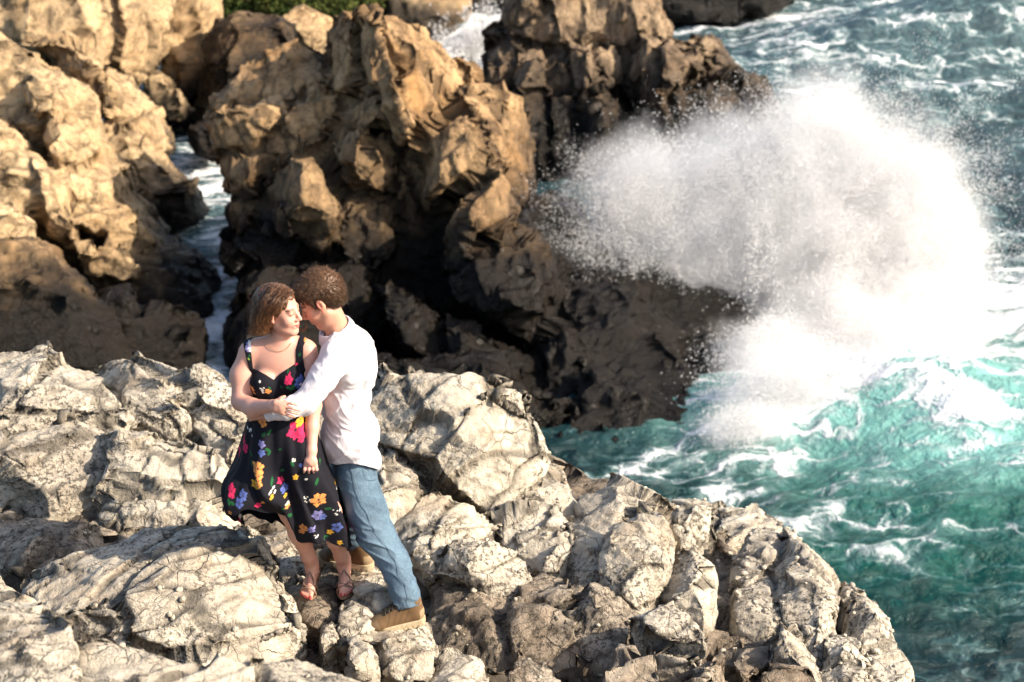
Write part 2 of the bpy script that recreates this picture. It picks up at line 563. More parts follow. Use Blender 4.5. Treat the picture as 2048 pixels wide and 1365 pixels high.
def fore(name, blocks, label, seed, s=0.5, mat=None, **kw):
    kw.setdefault('tilt', 0.6); kw.setdefault('amp', 0.85); kw.setdefault('strata', 0.7); kw.setdefault('small', 0.45)
    o = rock(name, blocks, kw.pop('voxel', FV), s, mat or M_fore, seed, **kw)
    tag(o, label, "boulder", "pale boulders of the foreground ledge")
    return o

fore("boulder", [
    blk_z([(-90, 1200), (60, 1225), (150, 1262), (200, 1320), (150, 1450), (-80, 1450)], 6.55, 0.08),
    blk_z([(100, 1290), (200, 1285), (330, 1300), (480, 1325), (520, 1420), (100, 1450)], 6.5, 0.08),
    blk_z([(470, 1325), (560, 1316), (700, 1340), (790, 1380), (760, 1450), (450, 1450)], 6.4, 0.05)],
    "blurred warm rock hump nearest the camera along the bottom edge", 1.0, 0.45)
fore("boulder", [
    blk_z([(195, 1100), (273, 1080), (380, 1080), (487, 1108), (541, 1142), (580, 1187), (588, 1250), (570, 1276), (477, 1305), (340, 1305), (200, 1290), (100, 1240), (60, 1190), (90, 1140)], 5.30, 0.16, 0.8, 5.2),
    blk_z([(380, 1080), (450, 1082), (520, 1100), (560, 1150), (480, 1140)], 5.28, 0.05)],
    "broad low dome of pale rock left of the woman's feet", 2.0, 0.62, small=0.7, tilt=0.6)
fore("boulder", [blk_z([(-60, 1150), (50, 1180), (95, 1240), (60, 1265), (-60, 1260)], 5.45, 0.06)],
    "small pale rock at the left edge beside the broad dome", 3.0, 0.4)
fore("boulder", [
    blk_z([(-60, 905), (98, 865), (141, 836), (185, 843), (200, 861), (195, 944), (205, 1036), (98, 1012), (-60, 985)], 5.42, 0.14, 0.7, 5.0)],
    "blocky grey rock with a dark foot at the left edge, above the flat brown slab", 4.0, 0.55)
fore("boulder", [
    blk_z([(207, 863), (244, 848), (312, 877), (390, 897), (458, 912), (475, 955), (450, 995), (370, 998), (263, 1000), (207, 1004)], 5.40, 0.10, 0.6, 5.12),
    blk_z([(207, 1009), (263, 1007), (370, 1003), (448, 1012), (482, 1041), (512, 1062), (507, 1085), (468, 1085), (390, 1056), (292, 1041), (210, 1036)], 5.12, 0.05, 0.4, 5.0)],
    "long ribbed block with a pocked front left of the blowing skirt", 5.0, 0.42, bed=(80, 10, 20))
fore("boulder", [
    blk_z([(-60, 745), (30, 735), (60, 710), (98, 712), (117, 730), (170, 754), (205, 778), (248, 812), (251, 841), (205, 846), (141, 830), (98, 855), (-60, 890)], 5.30, 0.12, 0.8, 5.15)],
    "smooth sunlit boulder at the far left end of the ledge's skyline", 6.0, 0.7, small=0.6)
fore("boulder", [
    blk_z([(195, 739), (219, 720), (244, 715), (283, 754), (341, 788), (380, 817), (375, 841), (331, 856), (292, 846), (253, 817), (214, 773)], 5.22, 0.10, 0.7, 5.1),
    blk_z([(263, 720), (283, 717), (331, 734), (351, 754), (438, 773), (458, 783), (540, 812), (540, 840), (440, 815), (380, 817), (341, 783), (292, 754)], 5.26, 0.06, 0.7, 5.15)],
    "furrowed rock ridge on the ledge's skyline left of the woman", 7.0, 0.45, bed=(-30, 20, 10), stretch=(0.35, 1, 1))
fore("boulder", [
    blk_z([(385, 802), (429, 795), (468, 817), (500, 851), (510, 895), (458, 910), (400, 895), (380, 846)], 5.12, 0.08, 0.7, 4.98),
    blk_z([(310, 862), (370, 848), (392, 880), (385, 900), (330, 882)], 4.95, 0.05)],
    "squarish grey boulder in shade against the woman's hip", 8.0, 0.5)
fore("boulder", [
    blk_z([(740, 770), (799, 752), (830, 752), (896, 760), (959, 770), (979, 787), (1037, 799), (1063, 829), (1077, 848), (1072, 895), (1042, 929), (974, 985), (962, 993), (890, 955), (828, 914), (750, 860)], 5.5, 0.22, 0.5, 5.02),
    blk_z([(735, 735), (823, 730), (832, 750), (790, 773), (740, 780)], 5.45, 0.03)],
    "largest rounded pale boulder, right behind the man's back", 9.0, 0.75, small=0.6, tilt=0.7)
fore("boulder", [
    blk_z([(740, 885), (828, 914), (832, 973), (789, 1002), (740, 1000)], 5.12, 0.07),
    blk_z([(760, 985), (800, 1000), (790, 1030), (755, 1030)], 5.0, 0.04)],
    "ochre rock wedged under the big boulder by the man's hip", 10.0, 0.45)
fore("boulder", [
    blk_z([(964, 995), (1042, 940), (1076, 908), (1120, 945), (1150, 983), (1162, 1012), (1150, 1036), (1110, 1020), (1062, 1000), (1000, 1014)], 4.9, 0.06, 0.9)],
    "smooth honey coloured rock on the brink right of the largest boulder", 11.0, 0.6, mat=M_fore)
fore("boulder", [
    blk_z([(779, 1036), (833, 997), (911, 1012), (974, 1021), (984, 1041), (945, 1070), (901, 1095), (877, 1119), (857, 1143), (808, 1100)], 5.0, 0.06, 0.6, 4.9),
    blk_z([(901, 1090), (945, 1065), (1003, 1095), (1067, 1138), (1062, 1153), (1037, 1177), (984, 1153), (920, 1138), (872, 1143)], 5.0, 0.07, 0.5, 4.88),
    blk_z([(984, 1036), (1023, 1007), (1091, 997), (1125, 1021), (1140, 1060), (1135, 1104), (1120, 1138), (1081, 1134), (1042, 1090), (1003, 1060)], 4.95, 0.07, 0.6, 4.85)],
    "tilted cracked slab right of the man's knees", 12.0, 0.42, bed=(35, 30, 0), stretch=(0.35, 1.1, 1.1))
fore("boulder", [
    blk_z([(1145, 1051), (1174, 1002), (1213, 975), (1315, 980), (1340, 1012), (1335, 1041), (1276, 1031), (1237, 1060), (1198, 1119), (1179, 1163), (1154, 1158), (1140, 1104)], 4.95, 0.10, 0.9, 4.8),
    blk_z([(1237, 1060), (1276, 1031), (1330, 1036), (1352, 1075), (1344, 1119), (1310, 1153), (1281, 1211), (1266, 1221), (1218, 1172), (1198, 1119)], 5.0, 0.12, 0.9, 4.8)],
    "tall grey twin hump with a diagonal crack in the middle of the right ledge", 13.0, 0.5, bed=(-50, 40, 0), stretch=(0.45, 1, 1))
fore("boulder", [
    blk_z([(1344, 989), (1398, 994), (1427, 1014), (1417, 1031), (1403, 1060), (1373, 1090), (1354, 1095), (1344, 1041)], 4.75, 0.06, 0.8, 4.75),
    blk_z([(1335, 1124), (1398, 1080), (1417, 1129), (1427, 1207), (1417, 1245), (1354, 1216), (1310, 1168)], 4.85, 0.09, 0.7, 4.75)],
    "narrow upright rock with parallel cracks right of the grey twin hump", 14.0, 0.36, bed=(-50, 40, 0), stretch=(0.5, 1, 1))
fore("boulder", [
    blk_z([(1266, 1226), (1300, 1207), (1359, 1231), (1408, 1265), (1408, 1294), (1373, 1294), (1305, 1280), (1276, 1260)], 4.98, 0.08, 0.4),
    blk_z([(1286, 1284), (1373, 1299), (1403, 1314), (1388, 1343), (1335, 1333), (1286, 1304)], 4.9, 0.05, 0.4)],
    "smooth oval stone lying low in front of the cracked upright rock", 15.0, 0.45, small=0.5)
fore("boulder", [blk_z([(1428, 1002), (1481, 1011), (1526, 1033), (1565, 1072), (1560, 1100), (1464, 1110), (1436, 1076)], 4.25, 0.06, 1.2)],
    "smooth brown rock sloping to the sea behind the right ledge", 16.0, 0.6, small=0.5)
fore("boulder", [
    blk_z([(1487, 1076), (1515, 1057), (1576, 1082), (1582, 1110), (1559, 1138), (1492, 1183), (1470, 1188), (1472, 1127)], 4.65, 0.08, 0.9, 4.65),
    blk_z([(1565, 1068), (1604, 1082), (1638, 1115), (1666, 1155), (1674, 1205), (1660, 1272), (1638, 1311), (1604, 1295), (1565, 1244), (1543, 1205), (1554, 1155), (1587, 1110)], 4.65, 0.12, 1.0, 4.65),
    blk_z([(1458, 1194), (1537, 1160), (1543, 1211), (1559, 1244), (1548, 1272), (1492, 1261), (1464, 1244)], 4.65, 0.07, 0.7),
    blk_z([(1548, 1250), (1587, 1244), (1621, 1295), (1638, 1334), (1604, 1350), (1548, 1311)], 4.75, 0.06, 0.6)],
    "pile of angular cracked blocks above the green water on the right", 17.0, 0.36, bed=(-60, 30, 0), stretch=(0.6, 1, 1))
fore("boulder", [
    blk_z([(1677, 1168), (1716, 1190), (1761, 1224), (1786, 1261), (1789, 1289), (1761, 1311), (1716, 1300), (1683, 1255), (1671, 1205)], 4.55, 0.08, 1.0, 4.6)],
    "cracked rock on the brink with a dark cleft on its left side", 18.0, 0.36)
fore("boulder", [
    blk_z([(1660, 1272), (1705, 1272), (1727, 1317), (1733, 1400), (1660, 1400), (1638, 1345)], 4.65, 0.06, 0.9),
    blk_z([(1727, 1317), (1795, 1291), (1820, 1334), (1838, 1400), (1740, 1400)], 4.55, 0.06, 1.0)],
    "lowest rocks of the brink where the ledge leaves the photo bottom right", 19.0, 0.34)
fore("boulder", [
    blk_z([(700, 1148), (752, 1142), (776, 1153), (785, 1178), (795, 1215), (761, 1214), (736, 1208), (706, 1190)], 5.20, 0.04, 0.4),
    blk_z([(673, 1202), (706, 1198), (743, 1213), (754, 1242), (721, 1264), (699, 1272), (679, 1261)], 5.17, 0.03, 0.4)],
    "pale flat rock between the sandals and the front boot", 20.0, 0.3, voxel=0.015)
fore("boulder", [blk_z([(692, 1275), (725, 1264), (745, 1277), (752, 1320), (700, 1325)], 5.2, 0.04, 0.4),
    blk_z([(637, 1258), (670, 1244), (680, 1290), (640, 1300)], 5.15, 0.05, 0.4)],
    "two small bright stones just below the pale flat rock", 21.0, 0.25, voxel=0.015)
fore("boulder", [blk_z([(740, 1262), (790, 1258), (835, 1240), (864, 1240), (868, 1290), (860, 1340), (780, 1340), (752, 1310)], 5.1, 0.02, 0.5)],
    "knobbly rock under the man's front boot", 22.0, 0.3, voxel=0.015, tilt=0.5)
fore("boulder", [blk_z([(872, 1309), (911, 1299), (964, 1318), (969, 1365), (872, 1400)], 5.05, 0.06, 0.5)],
    "rounded block at the bottom edge, right of the front boot", 23.0, 0.35)
fore("boulder", [blk_z([(555, 1112), (589, 1107), (612, 1116), (614, 1142), (600, 1165), (575, 1167), (563, 1152)], 5.12, 0.04, 0.4),
    blk_z([(625, 1128), (700, 1128), (765, 1132), (760, 1152), (690, 1160), (640, 1158)], 5.17, 0.02, 0.4)],
    "pale rock behind the woman's heels", 24.0, 0.3, voxel=0.015)
fore("boulder", [
    blk_z([(576, 1175), (633, 1153), (670, 1163), (677, 1196), (670, 1233), (642, 1251), (584, 1229)], 5.13, 0.03, 0.5)],
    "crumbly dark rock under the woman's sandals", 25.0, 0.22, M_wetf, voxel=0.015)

# loose chips of stone lying in the joints of the ledge
def chips(n, seed):
    rg = np.random.RandomState(seed)
    P = []
    for nm, (V, F, ck) in ROCKS.items():
        Nn = vnormals(V, F)
        q = PIX(V)
        k = np.where((Nn[:, 2] > 0.55) & ((ck > 0.45) | (V[:, 2] < 4.95)) & (q[:, 1] > 960) & (q[:, 0] > 0) & (q[:, 0] < 1800))[0]
        if len(k): P.append(V[rg.choice(k, min(len(k), max(3, int(n * len(k) / 60000))))])
    P = np.concatenate(P)
    ico = bmesh.new(); bmesh.ops.create_icosphere(ico, subdivisions=1, radius=1.0)
    I = np.array([v.co[:] for v in ico.verts]); IF = np.array([[v.index for v in f.verts] for f in ico.faces]); ico.free()
    Vs = []; Fs = []
    for j, p in enumerate(P):
        r = 0.006 + 0.020 * rg.rand() ** 3
        S = I * (0.75 + 0.5 * rg.rand(len(I), 1)) * np.array([1, 0.6 + 0.5 * rg.rand(), 0.4 + 0.4 * rg.rand()]) * r
        M = np.array(Matrix.Rotation(rg.rand() * 6.28, 3, 'Z'))
        Vs.append(p + S @ M.T + np.array([0, 0, r * 0.2])); Fs.append(IF + j * len(I))
    return np.concatenate(Vs), np.concatenate(Fs).astype(np.int32)
def PIX(P):
    d = P - np.array([0, 0, CAMZ]); D = d[:, 1] * CP - d[:, 2] * SP
    return np.stack([1024 + FPX * d[:, 0] / D, 682.5 - FPX * (d[:, 1] * SP + d[:, 2] * CP) / D], 1)
Vc_, Fc_ = chips(1500, 9)
print("chips", len(Vc_) // 12)
rub = mesh_obj("rubble", Vc_, Fc_, M_fore, attrs={'crack': np.zeros(len(Vc_))}, smooth=False)
tag(rub, "small loose chips of stone caught in the joints of the ledge", "rubble", None, 'stuff')

# ================================================================== SEA STACKS AND CLIFFS
BV = 0.042
stack = rock("sea_stack", [
    blk_d([(470, 360), (560, 240), (660, 140), (860, 170), (1000, 280), (1050, 480), (1150, 640), (1140, 900), (470, 900)], 26.5, 0.2, 3.5),
    blk_d([(656, 62), (687, 22), (718, 31), (728, 103), (759, 205), (779, 251), (759, 267), (708, 256), (662, 246)], 26.6, 0.25, 1.5),
    blk_d([(706, 17), (733, 15), (769, 82), (810, 190), (826, 226), (813, 292), (790, 267), (759, 205), (728, 103)], 26.2, 0, 1.2, ridge=[(733, 20, 26.0), (770, 90, 25.5), (812, 220, 25.2), (812, 285, 25.3)]),
    blk_d([(733, 15, 26.3), (774, 18, 26.6), (810, 31, 26.9), (841, 62, 27.1), (872, 103, 27.3), (908, 133, 27.4), (928, 169, 27.3), (882, 205, 26.3), (877, 236, 25.9), (836, 251, 25.5), (820, 256, 25.4), (810, 195, 25.5), (769, 82, 25.9)], 26, 0.0, 1.6, ridge=[(800, 150, 25.9), (840, 200, 25.9)]),
    blk_d([(902, 118), (923, 103), (944, 123), (954, 159), (933, 174), (908, 144)], 27.8, 0.2, 0.6),
    blk_d([(880, 205, 26.6), (933, 175, 27.0), (969, 159, 27.2), (1005, 179, 27.4), (1031, 215, 27.5), (1046, 272, 27.5), (1072, 354, 27.5), (1075, 385, 27.4), (1036, 420, 26.2), (1010, 328, 25.6), (950, 230, 25.8)], 27, 0.0, 2.0, ridge=[(985, 260, 26.0), (1020, 330, 26.0)]),
    blk_d([(826, 256), (877, 226), (949, 226), (959, 287), (1012, 313), (969, 390), (872, 420), (841, 359), (815, 303)], 25.8, 0.35, 2.0),
    blk_d([(913, 441), (974, 390), (1010, 328), (1031, 359), (1026, 436), (990, 482), (913, 554), (882, 538), (923, 487), (897, 467)], 25.4, 0.35, 2.0),
    blk_d([(1031, 390, 26.4), (1072, 446, 26.6), (1100, 487, 26.6), (1150, 530, 26.4), (1168, 600, 26.0), (1165, 680, 25.6), (1100, 700, 25), (1010, 650, 24.8), (920, 600, 25), (900, 560, 25), (990, 485, 25.2)], 25, 0, 2.0, ridge=[(1060, 500, 25.0), (1080, 600, 24.6), (1000, 600, 24.6)]),
    blk_d([(1160, 505, 26.6), (1230, 515, 26.8), (1330, 560, 26.8), (1400, 592, 26.8), (1470, 622, 26.6), (1550, 652, 26.4), (1500, 700, 25.8), (1500, 790, 24.9), (1470, 860, 24.1), (1360, 940, 23.5), (1160, 980, 23.4), (1040, 980, 23.4), (1100, 700, 24.6)], 25, 0, 2.0, ridge=[(1200, 600, 25.2), (1350, 660, 25.2), (1200, 750, 24.3), (1370, 770, 24.5), (1300, 850, 23.9), (1180, 860, 23.7)]),
    blk_d([(1040, 386), (1110, 392), (1125, 425), (1185, 440), (1200, 500), (1230, 530), (1100, 520)], 27.6, 0.2, 1.2),
    blk_d([(431, 222), (456, 176), (492, 151), (528, 120), (590, 99), (641, 118), (656, 154), (651, 205), (554, 225), (451, 240)], 27.4, 0.3, 2.0),
    blk_d([(420, 243), (467, 217), (569, 209), (588, 226), (533, 277), (492, 305), (441, 308), (426, 277)], 26.8, 0.4, 2.0),
    blk_d([(585, 217), (656, 192), (660, 287), (620, 308), (569, 318), (533, 308), (528, 277)], 26.7, 0.3, 2.0),
    blk_d([(446, 313), (492, 306), (530, 308), (554, 318), (533, 369), (492, 395), (462, 374)], 26.6, 0.3, 2.0),
    blk_d([(523, 415), (554, 379), (590, 315), (631, 310), (646, 349), (667, 369), (682, 420), (682, 492), (646, 513), (585, 477), (544, 456)], 26.0, 0.55, 2.0),
    blk_d([(656, 287), (687, 262), (759, 272), (779, 318), (769, 379), (738, 379), (703, 349), (667, 328)], 26.1, 0.4, 1.8),
    blk_d([(697, 207), (749, 187), (779, 246), (759, 267), (718, 256)], 26.0, 0.2, 1.0),
    blk_d([(682, 400), (738, 390), (779, 410), (779, 513), (728, 554), (682, 513)], 26.1, 0.3, 1.8),
    blk_d([(467, 405), (523, 392), (544, 456), (492, 462), (467, 436)], 26.7, 0.25, 1.2),
    blk_d([(451, 494), (528, 474), (579, 492), (600, 533), (528, 544), (462, 549)], 26.3, 0.3, 1.5),
    blk_d([(477, 561), (544, 535), (600, 540), (605, 580), (569, 605), (482, 615)], 25.9, 0.3, 1.5),
    blk_d([(475, 610), (600, 590), (680, 640), (700, 760), (640, 900), (470, 900), (455, 740)], 25.4, 0.3, 2.0),
    blk_d([(600, 530), (680, 520), (760, 560), (770, 640), (700, 700), (600, 660)], 25.8, 0.3, 1.5),
    blk_d([(760, 560), (820, 580), (880, 640), (908, 700), (860, 730), (800, 690)], 25.2, 0.35, 1.5),
    blk_d([(890, 640), (960, 650), (1060, 700), (1090, 740), (1140, 740), (1130, 790), (1000, 780), (900, 720)], 24.9, 0.3, 1.5),
    blk_d([(700, 700), (900, 720), (1000, 780), (1150, 790), (1150, 980), (700, 980)], 24.0, 0.3, 1.5),
], BV, 1.05, M_tan, 31.0, core=(0,), bed=(15, 62, 10), stretch=(0.8, 0.45, 1.0), strata=0.9, joint=0.9, tilt=1.3, sm=0)
tag(stack, "tall brown jagged sea stack rising right behind the couple", "sea stack")

dstack = rock("sea_stack", [
    blk_d([(985, 110), (1015, 60), (1030, -60), (1275, -60), (1320, 30), (1335, 90), (1350, 260), (1330, 400), (1060, 420), (1010, 220), (972, 182)], 34.5, 0.4, 4.0),
    blk_d([(1320, 78), (1420, 84), (1475, 135), (1545, 190), (1560, 270), (1330, 330)], 34.8, 0.2, 2.5),
    blk_d([(1015, 30), (1030, -60), (1270, -60), (1310, 20), (1350, 72), (1330, 85), (1250, 65), (1180, 60), (1040, 80)], 34.0, 0.3, 3.0),
    blk_d([(985, 120), (1000, 90), (1035, 85), (1040, 200), (1045, 280), (1010, 210), (973, 182)], 34.2, 0.3, 1.5),
    blk_d([(1040, 112), (1065, 102), (1095, 110), (1095, 180), (1040, 182)], 33.7, 0.25, 1.0),
    blk_d([(1097, 110), (1133, 112), (1143, 185), (1100, 187)], 33.7, 0.2, 1.0),
    blk_d([(1137, 92), (1150, 80), (1180, 92), (1190, 130), (1185, 180), (1150, 185)], 33.5, 0.25, 1.0),
    blk_d([(1192, 102), (1215, 92), (1237, 122), (1235, 170), (1200, 185)], 33.7, 0.25, 1.0),
    blk_d([(1035, 188), (1090, 188), (1100, 390), (1065, 370)], 33.5, 0.25, 1.2),
    blk_d([(1095, 192), (1150, 192), (1150, 390), (1102, 390)], 33.5, 0.2, 1.2),
    blk_d([(1152, 192), (1240, 192), (1250, 370), (1152, 390)], 33.4, 0.25, 1.2),
    blk_d([(1278, 72), (1320, 72), (1325, 250), (1290, 270)], 33.6, 0.25, 1.2),
    blk_d([(1320, 92), (1350, 87), (1370, 110), (1378, 150), (1360, 175), (1325, 175)], 33.2, 0.3, 1.2),
    blk_d([(1368, 87), (1400, 92), (1415, 130), (1400, 160), (1385, 160)], 33.6, 0.25, 1.2),
    blk_d([(1390, 82), (1425, 77), (1434, 110), (1410, 118)], 34.2, 0.15, 0.8),
    blk_d([(1305, 180), (1350, 178), (1345, 245), (1310, 258)], 33.1, 0.2, 1.2),
    blk_d([(1352, 185), (1400, 178), (1412, 240), (1360, 255)], 33.3, 0.25, 1.2),
    blk_d([(1432, 135), (1455, 128), (1478, 127), (1490, 150), (1470, 168), (1435, 160)], 34.0, 0.2, 0.8),
    blk_d([(1402, 172), (1440, 162), (1475, 190), (1470, 225), (1412, 238)], 33.5, 0.3, 1.2),
    blk_d([(1470, 155), (1510, 162), (1538, 190), (1560, 240), (1480, 245)], 34.0, 0.2, 1.2),
    blk_d([(1320, 230), (1480, 225), (1570, 245), (1600, 330), (1330, 380)], 34.0, 0.2, 2.0),
], BV, 1.0, M_dark, 47.0, core=(0,), bed=(0, 0, 0), stretch=(1.1, 1.0, 0.35), tilt=1.5, strata=0.3, sm=0)
tag(dstack, "dark columned sea stack above the breaking wave", "sea stack")

reef = rock("sea_rock", [blk_d([(1570, 206), (1640, 202), (1748, 206), (1740, 222), (1570, 222)], 37.3, 0.2, 1.0)], BV, 0.6, M_dark, 5.0)
tag(reef, "low dark reef rock awash right of the dark sea stack", "rock")

cliff_n = rock("cliff", [
    blk_d([(-300, 80), (40, 113), (128, 149), (200, 260), (256, 350), (330, 480), (400, 560), (380, 640), (150, 640), (-300, 640)], 28.1, 0.2, 3.0),
    blk_d([(-300, 60), (-40, 80), (40, 115), (128, 150), (110, 240), (100, 330), (60, 300), (20, 240), (-300, 230)], 27.8, 0.3, 3.0),
    blk_d([(40, 160), (100, 155), (118, 175), (105, 235), (60, 230)], 27.2, 0.3, 1.0),
    blk_d([(112, 150, 27.6), (169, 171, 28.4), (195, 240, 28.2), (213, 297, 28.0), (205, 312, 27.4), (110, 335, 26.8), (85, 285, 27.0), (100, 220, 27.2)], 27.5, 0, 2.0, ridge=[(120, 240, 26.9), (110, 300, 26.6)]),
    blk_d([(105, 330, 27.0), (205, 305, 27.8), (256, 330, 28), (277, 390, 28), (250, 430, 27.5), (150, 420, 26.8), (100, 380, 26.8)], 27.5, 0, 2.0, ridge=[(150, 360, 26.7), (200, 390, 27.0)]),
    blk_d([(145, 392, 27), (277, 385, 28), (307, 412, 28.2), (338, 469, 28.2), (330, 485, 27.8), (287, 492, 27.4), (230, 492, 27), (150, 440, 26.6)], 27.5, 0, 2.0, ridge=[(210, 430, 26.8), (270, 460, 27.3)]),
    blk_d([(230, 482, 27.4), (287, 488, 27.8), (338, 472, 28.4), (379, 509, 28.4), (425, 535, 28.4), (434, 569, 28), (428, 590, 27.8), (400, 597, 27.6), (350, 565, 27.4), (270, 545, 27.2)], 27.8, 0.25, 1.5),
    blk_d([(160, 500), (230, 490), (290, 540), (280, 562), (170, 548)], 26.9, 0.25, 1.2),
    blk_d([(150, 550), (270, 557), (350, 568), (425, 602), (410, 640), (280, 640), (200, 600)], 27.3, 0.15, 1.5),
    blk_d([(-300, 235), (30, 250), (60, 310), (100, 392), (90, 440), (30, 400), (-300, 400)], 26.6, 0.3, 2.0),
    blk_d([(62, 305), (100, 335), (112, 402), (150, 442), (168, 500), (100, 480), (80, 430)], 26.6, 0.25, 1.2),
    blk_d([(-300, 380), (20, 395), (60, 450), (90, 520), (-300, 560)], 25.8, 0.3, 2.0),
    blk_d([(132, 486), (190, 474), (196, 512), (150, 522)], 26.3, 0.15, 0.6),
], BV, 1.1, M_cliff, 61.0, core=(0,), bed=(20, -40, 0), stretch=(0.6, 1.0, 1.0), amp=0.75, tilt=1.1, joint=0.45, sm=0)
tag(cliff_n, "sunlit golden rock shoulder leaning over the left bank of the channel", "cliff")

cliff_d = rock("boulder", [
    blk_d([(-300, 500), (-60, 495), (36, 482), (87, 489), (108, 518), (154, 556), (200, 620), (260, 690), (300, 800), (-300, 800)], 23.5, 0.4, 3.0),
    blk_d([(190, 582), (270, 577), (283, 630), (250, 655), (205, 625)], 25.8, 0.3, 1.5),
    blk_d([(200, 640), (300, 625), (360, 602), (400, 650), (411, 690), (405, 800), (260, 800)], 25.6, 0.4, 2.0),
], 0.05, 0.9, M_tan, 71.0, bed=(10, -30, 0), stretch=(0.4, 1, 1.2), tilt=0.7)
tag(cliff_d, "shaded brown boulder mass low on the left under the golden cliff", "boulder")

cliff_2 = rock("cliff", [
    blk_d([(46, 62), (128, 79), (205, 130), (245, 190), (215, 240), (169, 175), (100, 127)], 31.0, 0.3, 3.0),
    blk_d([(205, 130, 31), (267, 176, 31.6), (308, 222, 32), (333, 267, 32), (338, 310, 31.6), (300, 325, 31), (256, 305, 30.6), (205, 220, 30.4)], 31, 0, 3.0, ridge=[(270, 250, 30.6), (240, 190, 30.6)]),
    blk_d([(215, 225), (300, 322), (338, 310), (379, 351), (405, 381), (418, 415), (400, 440), (338, 460), (300, 450), (256, 340), (205, 300)], 30.6, 0.3, 3.0),
], BV, 1.0, M_cliff, 81.0, bed=(20, -35, 0), stretch=(0.5, 1.0, 1.0))
tag(cliff_2, "pale ridge with a dark flank reaching the channel, middle of the three left cliffs", "cliff")

cliff_3 = rock("cliff", [
    blk_d([(-300, -120), (200, -120), (210, 40), (205, 140), (90, 75), (-300, 60)], 34.0, 0.4, 4.0),
    blk_d([(200, -120), (330, -120), (330, 60), (300, 130), (277, 180), (205, 132)], 34.6, 0.4, 4.0),
    blk_d([(330, -120), (428, -120), (432, 50), (423, 110), (415, 150), (420, 195), (380, 218), (350, 180), (320, 100)], 36.6, 0.4, 4.0),
    blk_d([(290, 125), (350, 172), (390, 207), (400, 222), (359, 242), (308, 228), (277, 178)], 35.2, 0.3, 2.0),
    blk_d([(310, 232), (390, 227), (402, 247), (345, 278), (315, 264)], 35.6, 0.1, 1.0),
], 0.07, 1.3, M_cliff, 91.0, bed=(10, -30, 20), stretch=(0.8, 1, 0.7))
tag(cliff_3, "highest and farthest of the left cliffs, ribbed golden rock at the top left", "cliff")

t1 = rock("sea_rock", [
    blk_d([(425, 62), (450, 42), (500, 32), (540, 42), (590, 60), (600, 92), (590, 130), (500, 260), (400, 290), (385, 250), (425, 150)], 35.5, 0.4, 3.0),
    blk_d([(380, 245), (420, 240), (450, 300), (440, 325), (388, 310)], 33.5, 0.2, 1.0),
], BV, 1.0, M_tan, 101.0)
tag(t1, "shaded block of rock with grass on top at the head of the channel", "rock")
t2 = rock("sea_rock", [
    blk_d([(560, 30), (600, 14), (662, 42), (672, 60), (662, 140), (590, 130), (560, 60)], 38.0, 0.4, 3.0)], BV, 1.0, M_cliff, 111.0)
tag(t2, "sunlit rounded rock just left of the tall stack's tip", "rock")
t3 = rock("sea_rock", [
    blk_d([(720, 0), (780, -15), (850, -6), (930, -12), (940, 26), (905, 50), (880, 84), (860, 90), (740, 90)], 42.2, 0.4, 3.0)], 0.08, 1.2, M_cliff, 121.0)
tag(t3, "pale distant rock behind the tall stack's right shoulder", "rock")
t4 = rock("sea_rock", [
    blk_d([(930, -60), (1060, -60), (1060, 28), (1000, 30), (940, 30)], 44.6, 0.4, 3.0)], 0.09, 1.2, M_cliff, 131.0)
tag(t4, "small far rock above the white surf between the two stacks", "rock")
far = rock("headland", [
    blk_d([(1270, -80), (1580, -80), (1575, 12), (1550, 34), (1500, 42), (1440, 46), (1340, 52), (1300, 60)], 44.0, 0.5, 4.0)], 0.09, 1.3, M_dark, 141.0)
tag(far, "dark brown headland at the top edge right of the dark stack", "rock")
far2 = rock("sea_rock", [
    blk_d([(1600, -80), (1680, -80), (1650, 5), (1622, 26), (1604, 26)], 46.5, 0.3, 2.0)], 0.09, 1.0, M_dark, 151.0)
tag(far2, "small pointed rock in the surf at the top edge", "rock")
# ---------------------------------------------------------------- hill with scrub at the top left
rng = np.random.RandomState(3)
hill = rock("hill", [blk_d([(300, -220), (760, -220), (900, -160), (880, 8), (760, 20), (700, 60), (400, 80)], 43.0, 0.4, 8.0)], 0.14, 2.0, simple("hill_soil", (0.20, 0.15, 0.08), 0.95), 161.0)
tag(hill, None, None, None, 'structure')

def leaf_cloud(centres, radii, n, size, seed):
    rg = np.random.RandomState(seed)
    V = []; F = []; col = []
    k = 0
    for c, r in zip(centres, radii):
        m = int(n * (np.mean(r) / np.mean(radii)) ** 2)
        d = rg.normal(size=(m, 3)); d /= np.linalg.norm(d, axis=1)[:, None]
        rr = rg.rand(m) ** 0.35
        P = c + d * rr[:, None] * r
        keep = perlin(P * 2.2) > -0.25
        P = P[keep]
        for p in P:
            a = rg.normal(size=3); a /= np.linalg.norm(a)
            b = np.cross(a, rg.normal(size=3)); b /= np.linalg.norm(b)
            s = size * (0.6 + 0.8 * rg.rand())
            V += [p - a * s, p + b * s * 0.5, p + a * s, p - b * s * 0.5]
            F.append((k, k + 1, k + 2, k + 3)); k += 4
    return np.array(V), np.array(F, dtype=np.int32)

